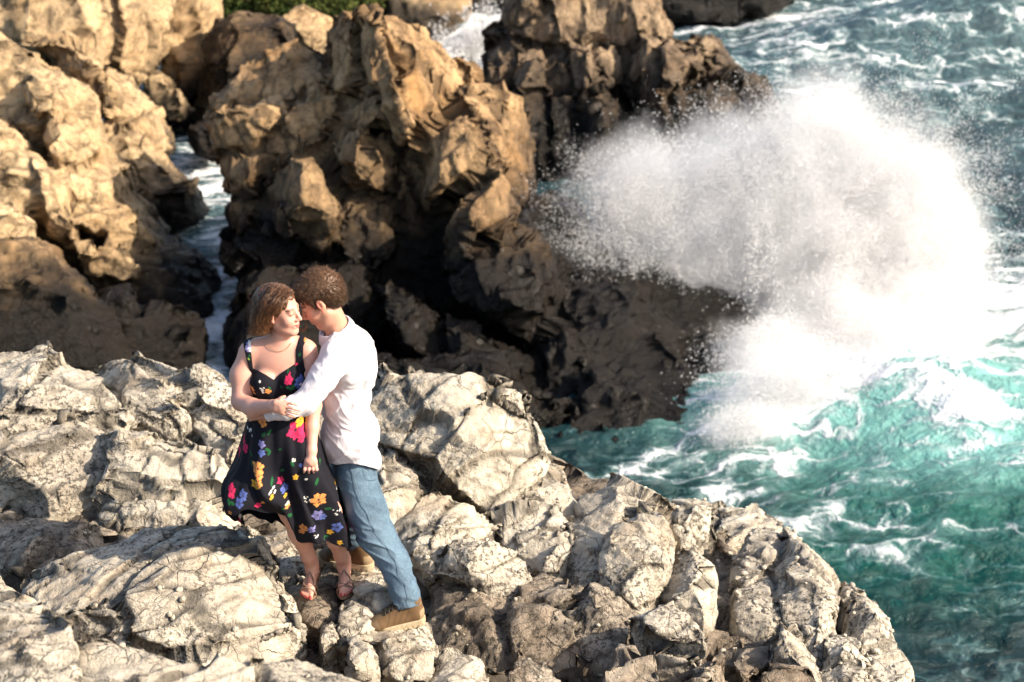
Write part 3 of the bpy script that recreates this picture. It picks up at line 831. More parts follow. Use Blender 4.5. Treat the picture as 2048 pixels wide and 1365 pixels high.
def leaf_mat(name, a, b):
    m, nt, out = newmat(name)
    g = N(nt)
    c = g.mix(g.ramp(g.noise(g.pos(), 3.0, 4), 0.35, 0.65), a, b)
    d = g.n("ShaderNodeBsdfDiffuse"); t = g.n("ShaderNodeBsdfTranslucent")
    g.l(c, d.inputs[0]); g.l(c, t.inputs[0])
    mx = g.n("ShaderNodeMixShader"); mx.inputs[0].default_value = 0.35
    g.l(d.outputs[0], mx.inputs[1]); g.l(t.outputs[0], mx.inputs[2])
    g.l(mx.outputs[0], out.inputs[0])
    return m
M_scrub = leaf_mat("scrub_leaf", (0.035, 0.06, 0.018), (0.11, 0.12, 0.035))
M_twig = simple("twig", (0.12, 0.08, 0.05), 0.9)
labs = ["dark green scrub bush on the hillside at the top left, leftmost of the row", "low olive bush on the hillside, second from the left", "round green bush on the hillside, middle of the row",
        "dark bush on the hillside just above the rounded sunlit rock", "last green bush of the hillside row, towards the tall stack"]
for i, (bx, by, br) in enumerate(((455, -4, 0.75), (520, 2, 0.7), (590, -2, 0.75), (660, 0, 0.7), (725, -8, 0.6))):
    c = PD(bx, by + 4, 42.0)
    root = empty("shrub", c - np.array([0, 0, br]))
    tag(root, labs[i], "bush", "scrub bushes on the hillside")
    cs = [c + rng.normal(size=3) * np.array([br * 0.55, 0.3, 0.12]) for _ in range(6)]
    V, F = leaf_cloud(cs, [np.array([br * 0.7, br * 0.6, br * 0.5])] * 6, 420, 0.055, i)
    mesh_obj("foliage", V, F, M_scrub, root, smooth=False)
    Vs = []; Fs = []
    for q in cs:
        b0 = c - np.array([0, 0, br]); k = len(Vs)
        for pt, r_ in ((b0, 0.05), (q, 0.02)):
            for a in range(5):
                Vs.append(pt + r_ * np.array([math.cos(a * 1.2566), math.sin(a * 1.2566), 0]))
        for a in range(5):
            Fs.append((k + a, k + (a + 1) % 5, k + 5 + (a + 1) % 5, k + 5 + a))
    mesh_obj("stem", Vs, Fs, M_twig, root)

# ================================================================== SEA
def sea_grid():
    xs = np.concatenate([np.linspace(-400, -16, 14)[:-1], np.arange(-16, -4, 0.25), np.arange(-4, 13, 0.085), np.arange(13, 22, 0.25), np.linspace(22, 400, 14)])
    ys = np.concatenate([np.linspace(-60, 6, 8)[:-1], np.arange(6, 14, 0.25), np.arange(14, 38, 0.085), np.arange(38, 60, 0.2), np.linspace(60, 1500, 30)])
    X, Y = np.meshgrid(xs, ys, indexing='ij')
    P = np.stack([X.ravel(), Y.ravel(), np.zeros(X.size)], 1)
    nx, ny = len(xs), len(ys)
    i = (np.arange(nx - 1)[:, None] * ny + np.arange(ny - 1)[None, :]).ravel()
    F = np.stack([i, i + ny, i + ny + 1, i + 1], 1)
    return P, F
P, F = sea_grid()
x, y = P[:, 0], P[:, 1]
def g2(px, py, sx, sy, rot=0.0):
    c = PZ(px, py, 0)
    dx, dy = x - c[0], y - c[1]
    ca, sa = math.cos(rot), math.sin(rot)
    a = (dx * ca + dy * sa) / sx; b = (-dx * sa + dy * ca) / sy
    return np.exp(-(a * a + b * b))
Z3 = np.stack([x, y, np.zeros_like(x)], 1)
calm = np.clip((12 - x) / 8, 0, 1) * 0
h = 0.20 * fbm(Z3 * np.array([0.22, 0.35, 1]) + 3, 3)
h += 0.10 * (1 - np.abs(fbm(Z3 * np.array([0.7, 1.1, 1]) + 8, 3)) * 1.6)
h += 0.045 * fbm(Z3 * np.array([2.2, 3.2, 1]), 3)
h += 0.018 * fbm(Z3 * np.array([7.0, 8.0, 1]), 2)
chan = np.clip((-2.0 - x) / 1.5, 0, 1)
h *= 1 - 0.55 * chan
# swell that feeds the breaking wave, and the far rollers
h += 0.75 * g2(1900, 860, 2.6, 1.0, -0.28)
h += 0.45 * g2(2100, 1010, 2.6, 1.4, -0.5)
h += 1.4 * g2(2090, 90, 5.5, 1.6, 0.25) + 0.5 * g2(1750, 230, 6, 1.0, 0.1)
h *= np.clip((300 - y) / 200, 0.2, 1)
P[:, 2] = h
foam = 0.12 * np.ones_like(x)
foam += 0.55 * g2(1620, 790, 1.7, 1.1) + 0.5 * g2(1540, 880, 1.2, 0.8) + 0.2 * g2(1380, 960, 1.6, 0.5)
foam += 0.5 * g2(2020, 620, 2.2, 3.0) + 0.6 * g2(1880, 790, 2.4, 0.8, -0.3) + 0.5 * g2(2020, 950, 1.8, 0.5, -0.75)
foam += 0.22 * g2(1700, 1100, 1.6, 0.8, -0.5) + 0.10 * g2(1750, 950, 1.6, 1.0)
foam += 0.30 * g2(1500, 40, 7, 1.6) + 0.26 * g2(1640, 215, 4, 0.9) + 0.7 * g2(950, 110, 1.8, 3.2) + 0.15 * g2(1700, 130, 7, 3)
foam += 0.34 * g2(420, 560, 1.4, 4.5) + 0.34 * g2(410, 340, 1.4, 3) + 0.08 * g2(1330, 950, 1.6, 0.5, -0.1) + 0.25 * g2(400, 640, 0.7, 1.0) + 0.15 * g2(440, 720, 0.8, 1.0)
foam -= 0.16 * g2(1850, 1250, 3, 1.2) + 0.12 * g2(1750, 980, 1.2, 0.6)
foam -= 0.16 * g2(1150, 890, 1.5, 0.6)
foam += 0.16 * np.clip((y - 30) / 15, 0, 1) * np.clip(fbm(Z3 * np.array([0.10, 0.5, 1]), 3) + 0.35, 0, 1)
teal = 0.04 + 1.0 * g2(1850, 1000, 2.3, 1.4) + 0.8 * g2(1950, 900, 2.0, 1.2) + 0.5 * g2(1750, 1150, 2.6, 1.2) + 0.2 * g2(1600, 170, 9, 5)
milk = 0.5 * g2(1560, 880, 1.3, 0.7) + 0.45 * g2(1950, 820, 2.6, 1.6, -0.3)  + 0.9 * g2(1650, 820, 1.8, 1.0) + 0.7 * g2(1980, 960, 1.7, 0.9) + 0.45 * g2(1950, 700, 2, 2)

def water_mat():
    m, nt, out = newmat("sea_water")
    g = N(nt)
    p = g.pos()
    deep = (0.002, 0.011, 0.014)
    c = g.mix(g.ramp(g.noise(p, 0.35, 3), 0.4, 0.62), deep, (0.004, 0.020, 0.026))
    c = g.mix(g.math('MINIMUM', g.attr('teal'), 1.0), c, (0.003, 0.075, 0.058))
    c = g.mix(g.math('MINIMUM', g.attr('milk'), 0.85), c, (0.22, 0.50, 0.45))
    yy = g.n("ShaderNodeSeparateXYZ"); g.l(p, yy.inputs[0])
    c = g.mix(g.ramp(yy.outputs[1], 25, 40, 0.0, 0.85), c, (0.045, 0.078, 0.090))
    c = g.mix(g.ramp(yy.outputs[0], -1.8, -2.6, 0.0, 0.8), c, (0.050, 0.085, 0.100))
    # foam: broken webs that close up where there is more of it
    fm = g.attr('foam')
    wv = g.n("ShaderNodeTexNoise"); g.l(p, wv.inputs['Vector']); wv.inputs['Scale'].default_value = 1.3; wv.inputs['Detail'].default_value = 4
    wp = g.n("ShaderNodeVectorMath", operation='MULTIPLY_ADD')
    g.l(wv.outputs['Color'], wp.inputs[0]); wp.inputs[1].default_value = (1.3, 1.0, 0.0); g.l(p, wp.inputs[2])
    q = wp.outputs[0]
    web = g.ramp(g.voro(g.scalev(q, (0.8, 1.9, 0.3)), 1.3), 0.0, 0.20, 1.0, 0.0)
    web2 = g.ramp(g.voro(g.scalev(q, (1.0, 1.5, 0.3)), 4.2), 0.0, 0.26, 1.0, 0.0)
    clump = g.noise(g.scalev(q, (0.7, 1.3, 1)), 1.2, 7, 0.68)
    t = g.math('ADD', g.math('MULTIPLY', web, 0.13), g.math('MULTIPLY', web2, 0.09))
    t = g.math('ADD', t, g.math('MULTIPLY', clump, 1.0))
    t = g.math('ADD', t, g.math('MULTIPLY', fm, 0.60))
    f = g.ramp(t, 0.80, 1.04)
    thin = g.ramp(t, 0.66, 0.90, 0.0, 0.35)
    c = g.mix(thin, c, (0.18, 0.34, 0.34))
    c = g.mix(f, c, (0.86, 0.88, 0.88))
    b = g.n("ShaderNodeBsdfPrincipled")
    g.l(c, b.inputs['Base Color'])
    g.l(g.ramp(f, 0, 1, 0.16, 0.8), b.inputs['Roughness'])
    b.inputs['IOR'].default_value = 1.33
    h1 = g.noise(g.scalev(p, (1, 1.6, 1)), 3.2, 6, 0.62, 0.5)
    h2 = g.noise(g.scalev(p, (1, 1.4, 1)), 13.0, 4, 0.6)
    hh = g.math('ADD', g.math('MULTIPLY', h1, 0.30), g.math('MULTIPLY', h2, 0.06))
    hh = g.math('ADD', hh, g.math('MULTIPLY', f, 0.06))
    g.l(g.bump(hh, 1.0, 0.55), b.inputs['Normal'])
    g.l(b.outputs[0], out.inputs[0])
    return m
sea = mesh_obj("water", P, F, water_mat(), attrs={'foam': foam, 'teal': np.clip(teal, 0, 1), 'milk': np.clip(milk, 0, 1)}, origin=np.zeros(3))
tag(sea, None, None, None, 'structure')
sea_floor = mesh_obj("sea_bed", np.array([[-500, -100, -7], [500, -100, -7], [500, 1600, -7], [-500, 1600, -7]]), [(0, 1, 2, 3)], simple("sea_bed_sand", (0.1, 0.12, 0.1)), origin=np.zeros(3))
tag(sea_floor, None, None, None, 'structure')

# ================================================================== SDF MODELLING (bodies and clothes as one smooth surface)
def frame_prim(fn, O, Rm, sc, lo, hi, k=0.01, op='+'):
    """prim given in a local frame (columns of Rm), scaled by sc"""
    O = np.array(O, float); Rm = np.array(Rm, float)
    cs = np.array([[lo[0] if i & 1 else hi[0], lo[1] if i & 2 else hi[1], lo[2] if i & 4 else hi[2]] for i in range(8)]) * sc
    W = O + cs @ Rm.T
    return dict(fn=lambda P: fn(((P - O) @ Rm) / sc) * sc, lo=W.min(0), hi=W.max(0), k=k, op=op)

def cap(a, b, ra, rb=None, k=0.02, op='+'):
    a = np.array(a, float); b = np.array(b, float); rb = ra if rb is None else rb
    ab = b - a; L = ab @ ab + 1e-12
    def fn(P):
        t = np.clip(((P - a) @ ab) / L, 0, 1)
        return np.linalg.norm(P - a - t[:, None] * ab, axis=1) - (ra + (rb - ra) * t)
    m = max(ra, rb)
    return dict(fn=fn, lo=np.minimum(a, b) - m, hi=np.maximum(a, b) + m, k=k, op=op)

def ell(c, r, k=0.02, op='+', Rm=None):
    c = np.array(c, float); r = np.array(r, float) * np.ones(3)
    Rm = np.eye(3) if Rm is None else np.array(Rm)
    def fn(P):
        q = (P - c) @ Rm
        k0 = np.linalg.norm(q / r, axis=1); k1 = np.linalg.norm(q / (r * r), axis=1) + 1e-9
        return k0 * (k0 - 1) / k1
    m = np.abs(Rm) @ r
    return dict(fn=fn, lo=c - m, hi=c + m, k=k, op=op)

def chain(pts, k=0.015, op='+'):
    return [cap(pts[i][0], pts[i + 1][0], pts[i][1], pts[i + 1][1], k, op) for i in range(len(pts) - 1)]

def in_frame(prims, O, Rm, sc=1.0):
    out = []
    for p in prims:
        out.append(frame_prim(p['fn'], O, Rm, sc, p['lo'], p['hi'], p['k'] * sc, p['op']))
    return out

def smin(a, b, k):
    h = np.clip(k - np.abs(a - b), 0, None) / k
    return np.minimum(a, b) - h * h * k * 0.25

def sdf_mesh(prims, h, clip=None, infl=0.0, noise=None):
    lo = np.min([p['lo'] for p in prims if p['op'] == '+'], axis=0) - 4 * h - infl - 0.01
    hi = np.max([p['hi'] for p in prims if p['op'] == '+'], axis=0) + 4 * h + infl + 0.01
    n = np.ceil((hi - lo) / h).astype(int) + 1
    G = np.full(n, 0.08)
    ax = [lo[i] + h * np.arange(n[i]) for i in range(3)]
    for p in prims:
        m = p['k'] + 3 * h + infl
        i0 = np.clip(np.floor((p['lo'] - m - lo) / h).astype(int), 0, n); i1 = np.clip(np.ceil((p['hi'] + m - lo) / h).astype(int) + 1, 0, n)
        if (i1 <= i0).any(): continue
        X, Y, Z = np.meshgrid(ax[0][i0[0]:i1[0]], ax[1][i0[1]:i1[1]], ax[2][i0[2]:i1[2]], indexing='ij')
        d = p['fn'](np.stack([X.ravel(), Y.ravel(), Z.ravel()], 1)).reshape(X.shape)
        S = G[i0[0]:i1[0], i0[1]:i1[1], i0[2]:i1[2]]
        if p['op'] == '+':
            S[...] = smin(S, d, p['k'])
        else:
            S[...] = -smin(-S, d, p['k'])
    G -= infl
    act = np.abs(G) < 0.03 + 2 * h
    if noise is not None or clip is not None:
        I = np.argwhere(G < 0.012 + 2 * h)
        P = lo + I * h
        v = G[I[:, 0], I[:, 1], I[:, 2]]
        if noise is not None: v = v + noise(P)
        if clip is not None: v = np.maximum(v, clip(P))
        G[I[:, 0], I[:, 1], I[:, 2]] = v
    return nets(G, lo, h)

def nets(G, lo, h):
    ins = G < 0
    nx, ny, nz = G.shape
    cnt = np.zeros((nx - 1, ny - 1, nz - 1), dtype=np.int8)
    for a in (0, 1):
        for b in (0, 1):
            for c in (0, 1):
                cnt += ins[a:nx - 1 + a, b:ny - 1 + b, c:nz - 1 + c]
    A = np.argwhere((cnt > 0) & (cnt < 8))
    idx = np.full(cnt.shape, -1, dtype=np.int64)
    idx[A[:, 0], A[:, 1], A[:, 2]] = np.arange(len(A))
    pos = np.zeros((len(A), 3)); num = np.zeros(len(A))
    cor = [np.array([i & 1, (i >> 1) & 1, (i >> 2) & 1]) for i in range(8)]
    for i in range(8):
        for b in (1, 2, 4):
            if i & b: continue
            j = i | b
            fa = G[tuple((A + cor[i]).T)]; fb = G[tuple((A + cor[j]).T)]
            c = (fa < 0) != (fb < 0)
            t = np.where(c, fa / np.where(c, fa - fb, 1), 0)
            pos += np.where(c[:, None], cor[i] + t[:, None] * (cor[j] - cor[i]), 0); num += c
    V = lo + (A + pos / num[:, None]) * h
    Fs = []
    for ax in range(3):
        o1, o2 = (ax + 1) % 3, (ax + 2) % 3
        sl = [slice(None)] * 3; sl[ax] = slice(0, G.shape[ax] - 1)
        sh = [slice(None)] * 3; sh[ax] = slice(1, G.shape[ax])
        a_, b_ = ins[tuple(sl)], ins[tuple(sh)]
        E = np.argwhere(a_ != b_)
        E = E[(E[:, o1] > 0) & (E[:, o2] > 0) & (E[:, o1] < G.shape[o1] - 1) & (E[:, o2] < G.shape[o2] - 1)]
        d1 = np.zeros(3, int); d1[o1] = 1; d2 = np.zeros(3, int); d2[o2] = 1
        q = [idx[tuple(x.T)] for x in (E - d1 - d2, E - d2, E, E - d1)]
        Q = np.stack(q, 1)
        fl = a_[tuple(E.T)]
        Q = np.where(fl[:, None], Q, Q[:, ::-1])
        Fs.append(Q)
    return V, np.concatenate(Fs).astype(np.int32)

def proj(P):
    d = np.asarray(P) - np.array([0, 0, CAMZ])
    D = d[:, 1] * CP - d[:, 2] * SP
    v = (d[:, 1] * SP + d[:, 2] * CP) / D
    return np.stack([1024 + FPX * d[:, 0] / D, 682.5 - FPX * v], 1)

def poly_sd(Q, poly):
    """signed distance to a closed polygon, negative inside"""
    poly = np.array(poly, float)
    d = np.full(len(Q), 1e9); inside = np.zeros(len(Q), bool)
    for i in range(len(poly)):
        a, b = poly[i], poly[(i + 1) % len(poly)]
        ab = b - a
        t = np.clip(((Q - a) @ ab) / (ab @ ab), 0, 1)
        d = np.minimum(d, np.linalg.norm(Q - a - t[:, None] * ab, axis=1))
        c = (a[1] > Q[:, 1]) != (b[1] > Q[:, 1])
        with np.errstate(divide='ignore', invalid='ignore'):
            xx = a[0] + (Q[:, 1] - a[1]) * (b[0] - a[0]) / (b[1] - a[1])
        inside ^= c & (Q[:, 0] < xx)
    return np.where(inside, -d, d)

def tube(paths, name, mat, parent, sides=5, taper=False):
    """paths: list of (points, radius)"""
    Vs = []; Fs = []; k = 0
    for pts, r in paths:
        pts = np.array(pts, float); n = len(pts)
        T = np.gradient(pts, axis=0); T /= np.linalg.norm(T, axis=1)[:, None] + 1e-9
        ref = np.array([0.31, 0.87, 0.38])
        A = np.cross(T, ref); A /= np.linalg.norm(A, axis=1)[:, None] + 1e-9
        B = np.cross(T, A)
        rr = np.full(n, r) if np.ndim(r) == 0 else np.array(r)
        if taper: rr = rr * np.linspace(1, 0.25, n)
        ang = np.arange(sides) * 2 * math.pi / sides
        ring = pts[:, None, :] + rr[:, None, None] * (np.cos(ang)[None, :, None] * A[:, None, :] + np.sin(ang)[None, :, None] * B[:, None, :])
        Vs.append(ring.reshape(-1, 3))
        i = np.arange(n - 1)[:, None] * sides; j = np.arange(sides)[None, :]; j2 = (j + 1) % sides
        Fs.append((np.stack([i + j, i + j2, i + sides + j2, i + sides + j], -1).reshape(-1, 4) + k))
        k += n * sides
    return mesh_obj(name, np.concatenate(Vs), np.concatenate(Fs).astype(np.int32), mat, parent)

def spline(ctrl, n):
    P = np.array(ctrl, float); m = len(P)
    t = np.linspace(0, m - 1, n); i = np.clip(np.floor(t).astype(int), 0, m - 2); f = (t - i)[:, None]
    p0 = P[np.clip(i - 1, 0, m - 1)]; p1 = P[i]; p2 = P[i + 1]; p3 = P[np.clip(i + 2, 0, m - 1)]
    return 0.5 * ((2 * p1) + (-p0 + p2) * f + (2 * p0 - 5 * p1 + 4 * p2 - p3) * f ** 2 + (-p0 + 3 * p1 - 3 * p2 + p3) * f ** 3)

YC = 0.12
def Y(px, py, y): return PY(px, py, y + YC)

def skin_mat(name):
    m, nt, out = newmat(name)
    g = N(nt)
    c = g.attr('col', 'Color')
    nz = g.noise(g.pos(), 45, 4)
    c = g.mix(g.ramp(nz, 0.3, 0.75, 0.0, 0.22), c, (0.62, 0.25, 0.18))
    b = g.n("ShaderNodeBsdfPrincipled")
    g.l(c, b.inputs['Base Color'])
    b.inputs['Roughness'].default_value = 0.5
    c2 = g.mix(g.ramp(g.noise(g.pos(), 170, 2), 0.66, 0.72, 0, 0.35), c, (0.40, 0.17, 0.09))
    g.l(c2, b.inputs['Base Color'])
    g.l(g.bump(g.noise(g.pos(), 400, 3), 0.4, 0.0015), b.inputs['Normal'])
    b.inputs['Subsurface Weight'].default_value = 0.25
    b.inputs['Subsurface Radius'].default_value = (0.02, 0.008, 0.004)
    b.inputs['Subsurface Scale'].default_value = 0.5
    g.l(b.outputs[0], out.inputs[0])
    return m
M_skin = skin_mat("skin")

def paint_mat(name, rough=0.7, bump=0.0, bs=300, sheen=0.0, transl=0.0):
    m, nt, out = newmat(name)
    g = N(nt)
    b = g.n("ShaderNodeBsdfPrincipled")
    g.l(g.attr('col', 'Color'), b.inputs['Base Color'])
    b.inputs['Roughness'].default_value = rough
    b.inputs['Specular IOR Level'].default_value = 0.2
    if bump: g.l(g.bump(g.noise(g.pos(), bs, 3), 0.6, bump), b.inputs['Normal'])
    if transl:
        t = g.n("ShaderNodeBsdfTranslucent"); g.l(g.attr('col', 'Color'), t.inputs[0])
        mx = g.n("ShaderNodeMixShader"); mx.inputs[0].default_value = transl
        g.l(b.outputs[0], mx.inputs[1]); g.l(t.outputs[0], mx.inputs[2]); g.l(mx.outputs[0], out.inputs[0])
    else:
        g.l(b.outputs[0], out.inputs[0])
    return m
M_dress = paint_mat("floral_cloth", 0.85, 0.0006, 500)
M_boot = paint_mat("boot_leather", 0.75, 0.001, 160)

def shirt_mat():
    m, nt, out = newmat("white_cotton")
    g = N(nt)
    p = g.pos()
    d = g.n("ShaderNodeBsdfPrincipled"); d.inputs['Base Color'].default_value = (0.76, 0.74, 0.77, 1); d.inputs['Roughness'].default_value = 0.8
    t = g.n("ShaderNodeBsdfTranslucent"); t.inputs[0].default_value = (0.80, 0.74, 0.74, 1)
    h = g.noise(g.scalev(p, (1, 1, 0.6)), 14, 4, 0.5, 1.0)
    bn = g.bump(h, 0.6, 0.012)
    g.l(bn, d.inputs['Normal'])
    mx = g.n("ShaderNodeMixShader"); mx.inputs[0].default_value = 0.22
    g.l(d.outputs[0], mx.inputs[1]); g.l(t.outputs[0], mx.inputs[2]); g.l(mx.outputs[0], out.inputs[0])
    return m
M_shirt = shirt_mat()

def denim_mat():
    m, nt, out = newmat("blue_denim")
    g = N(nt)
    p = g.pos()
    c = g.mix(g.ramp(g.noise(p, 6, 4, 0.6), 0.35, 0.66), (0.030, 0.058, 0.090), (0.085, 0.145, 0.20))
    c = g.mix(g.ramp(g.noise(g.scalev(p, (1, 1, 0.35)), 140, 3, 0.7), 0.45, 0.7, 0, 0.4), c, (0.17, 0.25, 0.32))
    c = g.mix(g.math('MULTIPLY', g.attr('fade'), 0.55), c, (0.16, 0.24, 0.31))
    b = g.n("ShaderNodeBsdfPrincipled"); g.l(c, b.inputs['Base Color']); b.inputs['Roughness'].default_value = 0.9
    h = g.math('ADD', g.math('MULTIPLY', g.noise(p, 22, 4), 0.8), g.math('MULTIPLY', g.noise(p, 220, 2), 0.1))
    g.l(g.bump(h, 0.7, 0.01), b.inputs['Normal'])
    g.l(b.outputs[0], out.inputs[0])
    return m
M_denim = denim_mat()

def hair_mat(name, root, tip, zr, zt):
    m, nt, out = newmat(name)
    g = N(nt)
    p = g.pos()
    z = g.n("ShaderNodeSeparateXYZ"); g.l(p, z.inputs[0])
    c = g.mix(g.ramp(z.outputs[2], zt, zr, 1, 0), root, tip)
    c = g.mix(g.ramp(g.noise(g.scalev(p, (1, 1, 0.35)), 90, 4, 0.7), 0.4, 0.65, 0, 0.6), c, tuple(min(1, x * 2.0) for x in tip))
    b = g.n("ShaderNodeBsdfPrincipled"); g.l(c, b.inputs['Base Color']); b.inputs['Roughness'].default_value = 0.42
    t = g.n("ShaderNodeBsdfTranslucent"); g.l(c, t.inputs[0])
    mx = g.n("ShaderNodeMixShader"); mx.inputs[0].default_value = 0.2
    g.l(b.outputs[0], mx.inputs[1]); g.l(t.outputs[0], mx.inputs[2]); g.l(mx.outputs[0], out.inputs[0])
    return m

# ---------------------------------------------------------------- head in its own frame: x right, y forward, z up, origin between the ears at eye height
def axes(f, uphint):
    f = np.array(f, float); f /= np.linalg.norm(f)
    u = np.array(uphint, float); u -= f * (u @ f); u /= np.linalg.norm(u)
    return np.stack([np.cross(f, u), f, u], 1)

def head_prims(female):
    j = 0.92 if female else 1.0
    L = [ell((0, -0.018, 0.040), (0.076, 0.098, 0.082), 0.02),
         ell((0, 0.028, -0.030), (0.060 * j, 0.060, 0.078), 0.03),
         cap((-0.047 * j, 0.002, -0.055), (-0.012, 0.060, -0.098), 0.020, 0.018, 0.03),
         cap((0.047 * j, 0.002, -0.055), (0.012, 0.060, -0.098), 0.020, 0.018, 0.03),
         ell((0, 0.068, -0.099), (0.020, 0.017, 0.016), 0.02),
         ell((-0.036, 0.058, -0.030), (0.024, 0.024, 0.026), 0.025), ell((0.036, 0.058, -0.030), (0.024, 0.024, 0.026), 0.025),
         cap((-0.034, 0.074, 0.020), (0.034, 0.074, 0.020), 0.012, 0.012, 0.015),
         ell((-0.031, 0.099, 0.001), 0.013, 0.016, '-'), ell((0.031, 0.099, 0.001), 0.013, 0.016, '-'),
         ell((-0.031, 0.074, 0.0), 0.0135, 0.004), ell((0.031, 0.074, 0.0), 0.0135, 0.004),
         cap((0, 0.084, 0.012), (0, 0.108, -0.030), 0.0075, 0.0105, 0.012),
         ell((-0.012, 0.096, -0.035), 0.0085, 0.006), ell((0.012, 0.096, -0.035), 0.0085, 0.006),
         ell((0, 0.078, -0.060), (0.026, 0.016, 0.018), 0.015),
         cap((-0.020, 0.084, -0.061), (0, 0.094, -0.058), 0.0045, 0.006, 0.005), cap((0.020, 0.084, -0.061), (0, 0.094, -0.058), 0.0045, 0.006, 0.005),
         cap((-0.018, 0.083, -0.068), (0, 0.092, -0.070), 0.0045, 0.0065, 0.005), cap((0.018, 0.083, -0.068), (0, 0.092, -0.070), 0.0045, 0.0065, 0.005),
         cap((-0.023, 0.088, -0.0640), (0.023, 0.088, -0.0640), 0.0022, 0.0022, 0.004, '-')]
    for s_ in (-1, 1):
        L += [ell((s_ * 0.079, -0.006, -0.006), (0.009, 0.018, 0.031), 0.006),
              ell((s_ * 0.088, -0.002, 0.000), (0.007, 0.009, 0.017), 0.004, '-'),
              ell((s_ * 0.078, 0.004, -0.030), (0.007, 0.008, 0.009), 0.006)]
    return L

def head_paint(V, col, O, Rm, sc, lip, brow, female):
    q = ((V - O) @ Rm) / sc
    near = (np.abs(q) < 0.15).all(1)
    def put(mask, c, a=1.0):
        w = (np.clip(mask, 0, 1) * near * a)[:, None]
        col[:] = col * (1 - w) + np.array(c) * w
    x, y, z = q[:, 0], q[:, 1], q[:, 2]
    front = y > 0.055
    ax = np.abs(x)
    put(((ax < 0.024) & (np.abs(z + 0.0645 - 0.006 * (ax / 0.026) ** 2 * female) < 0.010 * (1 - (ax / 0.026) ** 2)) & front).astype(float), lip, 0.85)
    put(np.exp(-((z + 0.064 - 0.007 * (ax / 0.026) ** 2 * female) / 0.0020) ** 2) * (ax < 0.027) * front, (0.16, 0.05, 0.04), 0.8)
    put(((np.abs(z - (0.021 + 0.006 * (1 - ((ax - 0.032) / 0.02) ** 2))) < (0.0038 if female else 0.0052)) & (ax > 0.012) & (ax < 0.050) & front).astype(float), brow, 1.0)
    put(np.exp(-((z - (-0.003 + 0.004 * (1 - ((ax - 0.031) / 0.015) ** 2))) / 0.0034) ** 2) * (ax > 0.014) * (ax < 0.046) * front, (0.05, 0.03, 0.025), 0.95)
    put(np.exp(-((z - 0.010) / 0.002) ** 2) * (ax > 0.018) * (ax < 0.044) * front, (0.40, 0.20, 0.15), 0.5)
    put(np.exp(-((ax - 0.038) ** 2 + (z + 0.032) ** 2) / 0.020 ** 2) * front, (0.72, 0.27, 0.22), 0.35)
    put(np.exp(-((ax - 0.008) ** 2 + (z + 0.042) ** 2) / 0.0035 ** 2) * (y > 0.09), (0.15, 0.05, 0.04), 0.8)
    put((ax > 0.076) * 1.0, (0.78, 0.26, 0.17), 0.45)
    return col

# ---------------------------------------------------------------- hands: list of finger polylines in world space
def finger(pts, r0=0.0088, r1=0.0068):
    n = len(pts)
    return chain([(p, r0 + (r1 - r0) * i / (n - 1)) for i, p in enumerate(pts)], 0.004)

# ---------------------------------------------------------------- feet in their own frame: x right, y forward from the heel, z up from the sole
def foot_prims(med):
    m = med
    L = [ell((0, 0.028, 0.030), (0.027, 0.030, 0.028), 0.02),
         cap((0, 0.045, 0.085), (0, 0.045, 0.12), 0.028, 0.030, 0.03),
         cap((0, 0.030, 0.035), (0.004 * m, 0.055, 0.080), 0.026, 0.028, 0.02),
         cap((0, 0.060, 0.060), (0.010 * m, 0.150, 0.026), 0.026, 0.018, 0.03),
         cap((0, 0.050, 0.024), (0.018 * m, 0.160, 0.020), 0.020, 0.019, 0.02),
         cap((-0.006 * m, 0.050, 0.024), (-0.022 * m, 0.148, 0.016), 0.020, 0.015, 0.02)]
    tips = [(0.024, 0.205, 0.0115), (0.006, 0.203, 0.0085), (-0.007, 0.196, 0.008), (-0.019, 0.187, 0.0075), (-0.030, 0.175, 0.007)]
    for i, (tx, ty, r) in enumerate(tips):
        L.append(cap((tx * m * 0.9, 0.160 - 0.004 * i, 0.017), (tx * m, ty, 0.012), r, r * 0.95, 0.004))
    return L, [(tx * m, ty, 0.012 + r * 0.85, r) for tx, ty, r in tips]

# ================================================================== THE WOMAN
WY = 8.50
def W(px, py, dy=0.0): return Y(px, py, WY + dy)
woman = empty("person", W(650, 1195, 0.0))
tag(woman, "woman in a dark floral dress and strappy sandals, face turned to the man", "person")
hs_w = 0.97
wO = W(559.5, 621, 0.0)
psi = R(67)
wf = np.array([math.sin(psi) * math.cos(R(6)), -math.cos(psi) * math.cos(R(6)), math.sin(R(1))])
wR = axes(wf, (-0.12, 0.0, 1))
heelR, toeR = PZ(631, 1146, 5.215), PZ(613, 1196, 5.175)
heelL, toeL = PZ(688, 1142, 5.215), PZ(692, 1196, 5.175)
def foot_frame(h, t):
    f = t - h; L = np.linalg.norm(f); f /= L
    return axes(f, (0, 0, 1)), L / 0.215
FR, sR = foot_frame(heelR, toeR); FL, sL = foot_frame(heelL, toeL)
sR = sL = 0.98
ankR = heelR + FR @ np.array([0, 0.045, 0.10]); ankL = heelL + FL @ np.array([0, 0.045, 0.10])
torso_w = [
    cap(W(566, 652, 0.01), W(556, 694, 0.03), 0.047, 0.054, 0.03),
    cap(W(502, 703, 0.03), W(612, 699, 0.03), 0.040, 0.040, 0.05),
    cap(W(520, 698, 0.04), W(594, 696, 0.04), 0.050, 0.050, 0.05),
    ell(W(556, 724, 0.03), (0.135, 0.080, 0.085), 0.04),
    ell(W(529, 766, -0.035), (0.064, 0.066, 0.062), 0.025), ell(W(583, 764, -0.035), (0.064, 0.066, 0.062), 0.025),
    ell(W(556, 780, 0.02), (0.128, 0.090, 0.12), 0.04),
    ell(W(556, 830, 0.02), (0.112, 0.090, 0.09), 0.05),
    ell(W(560, 885, 0.03), (0.155, 0.115, 0.12), 0.05)]
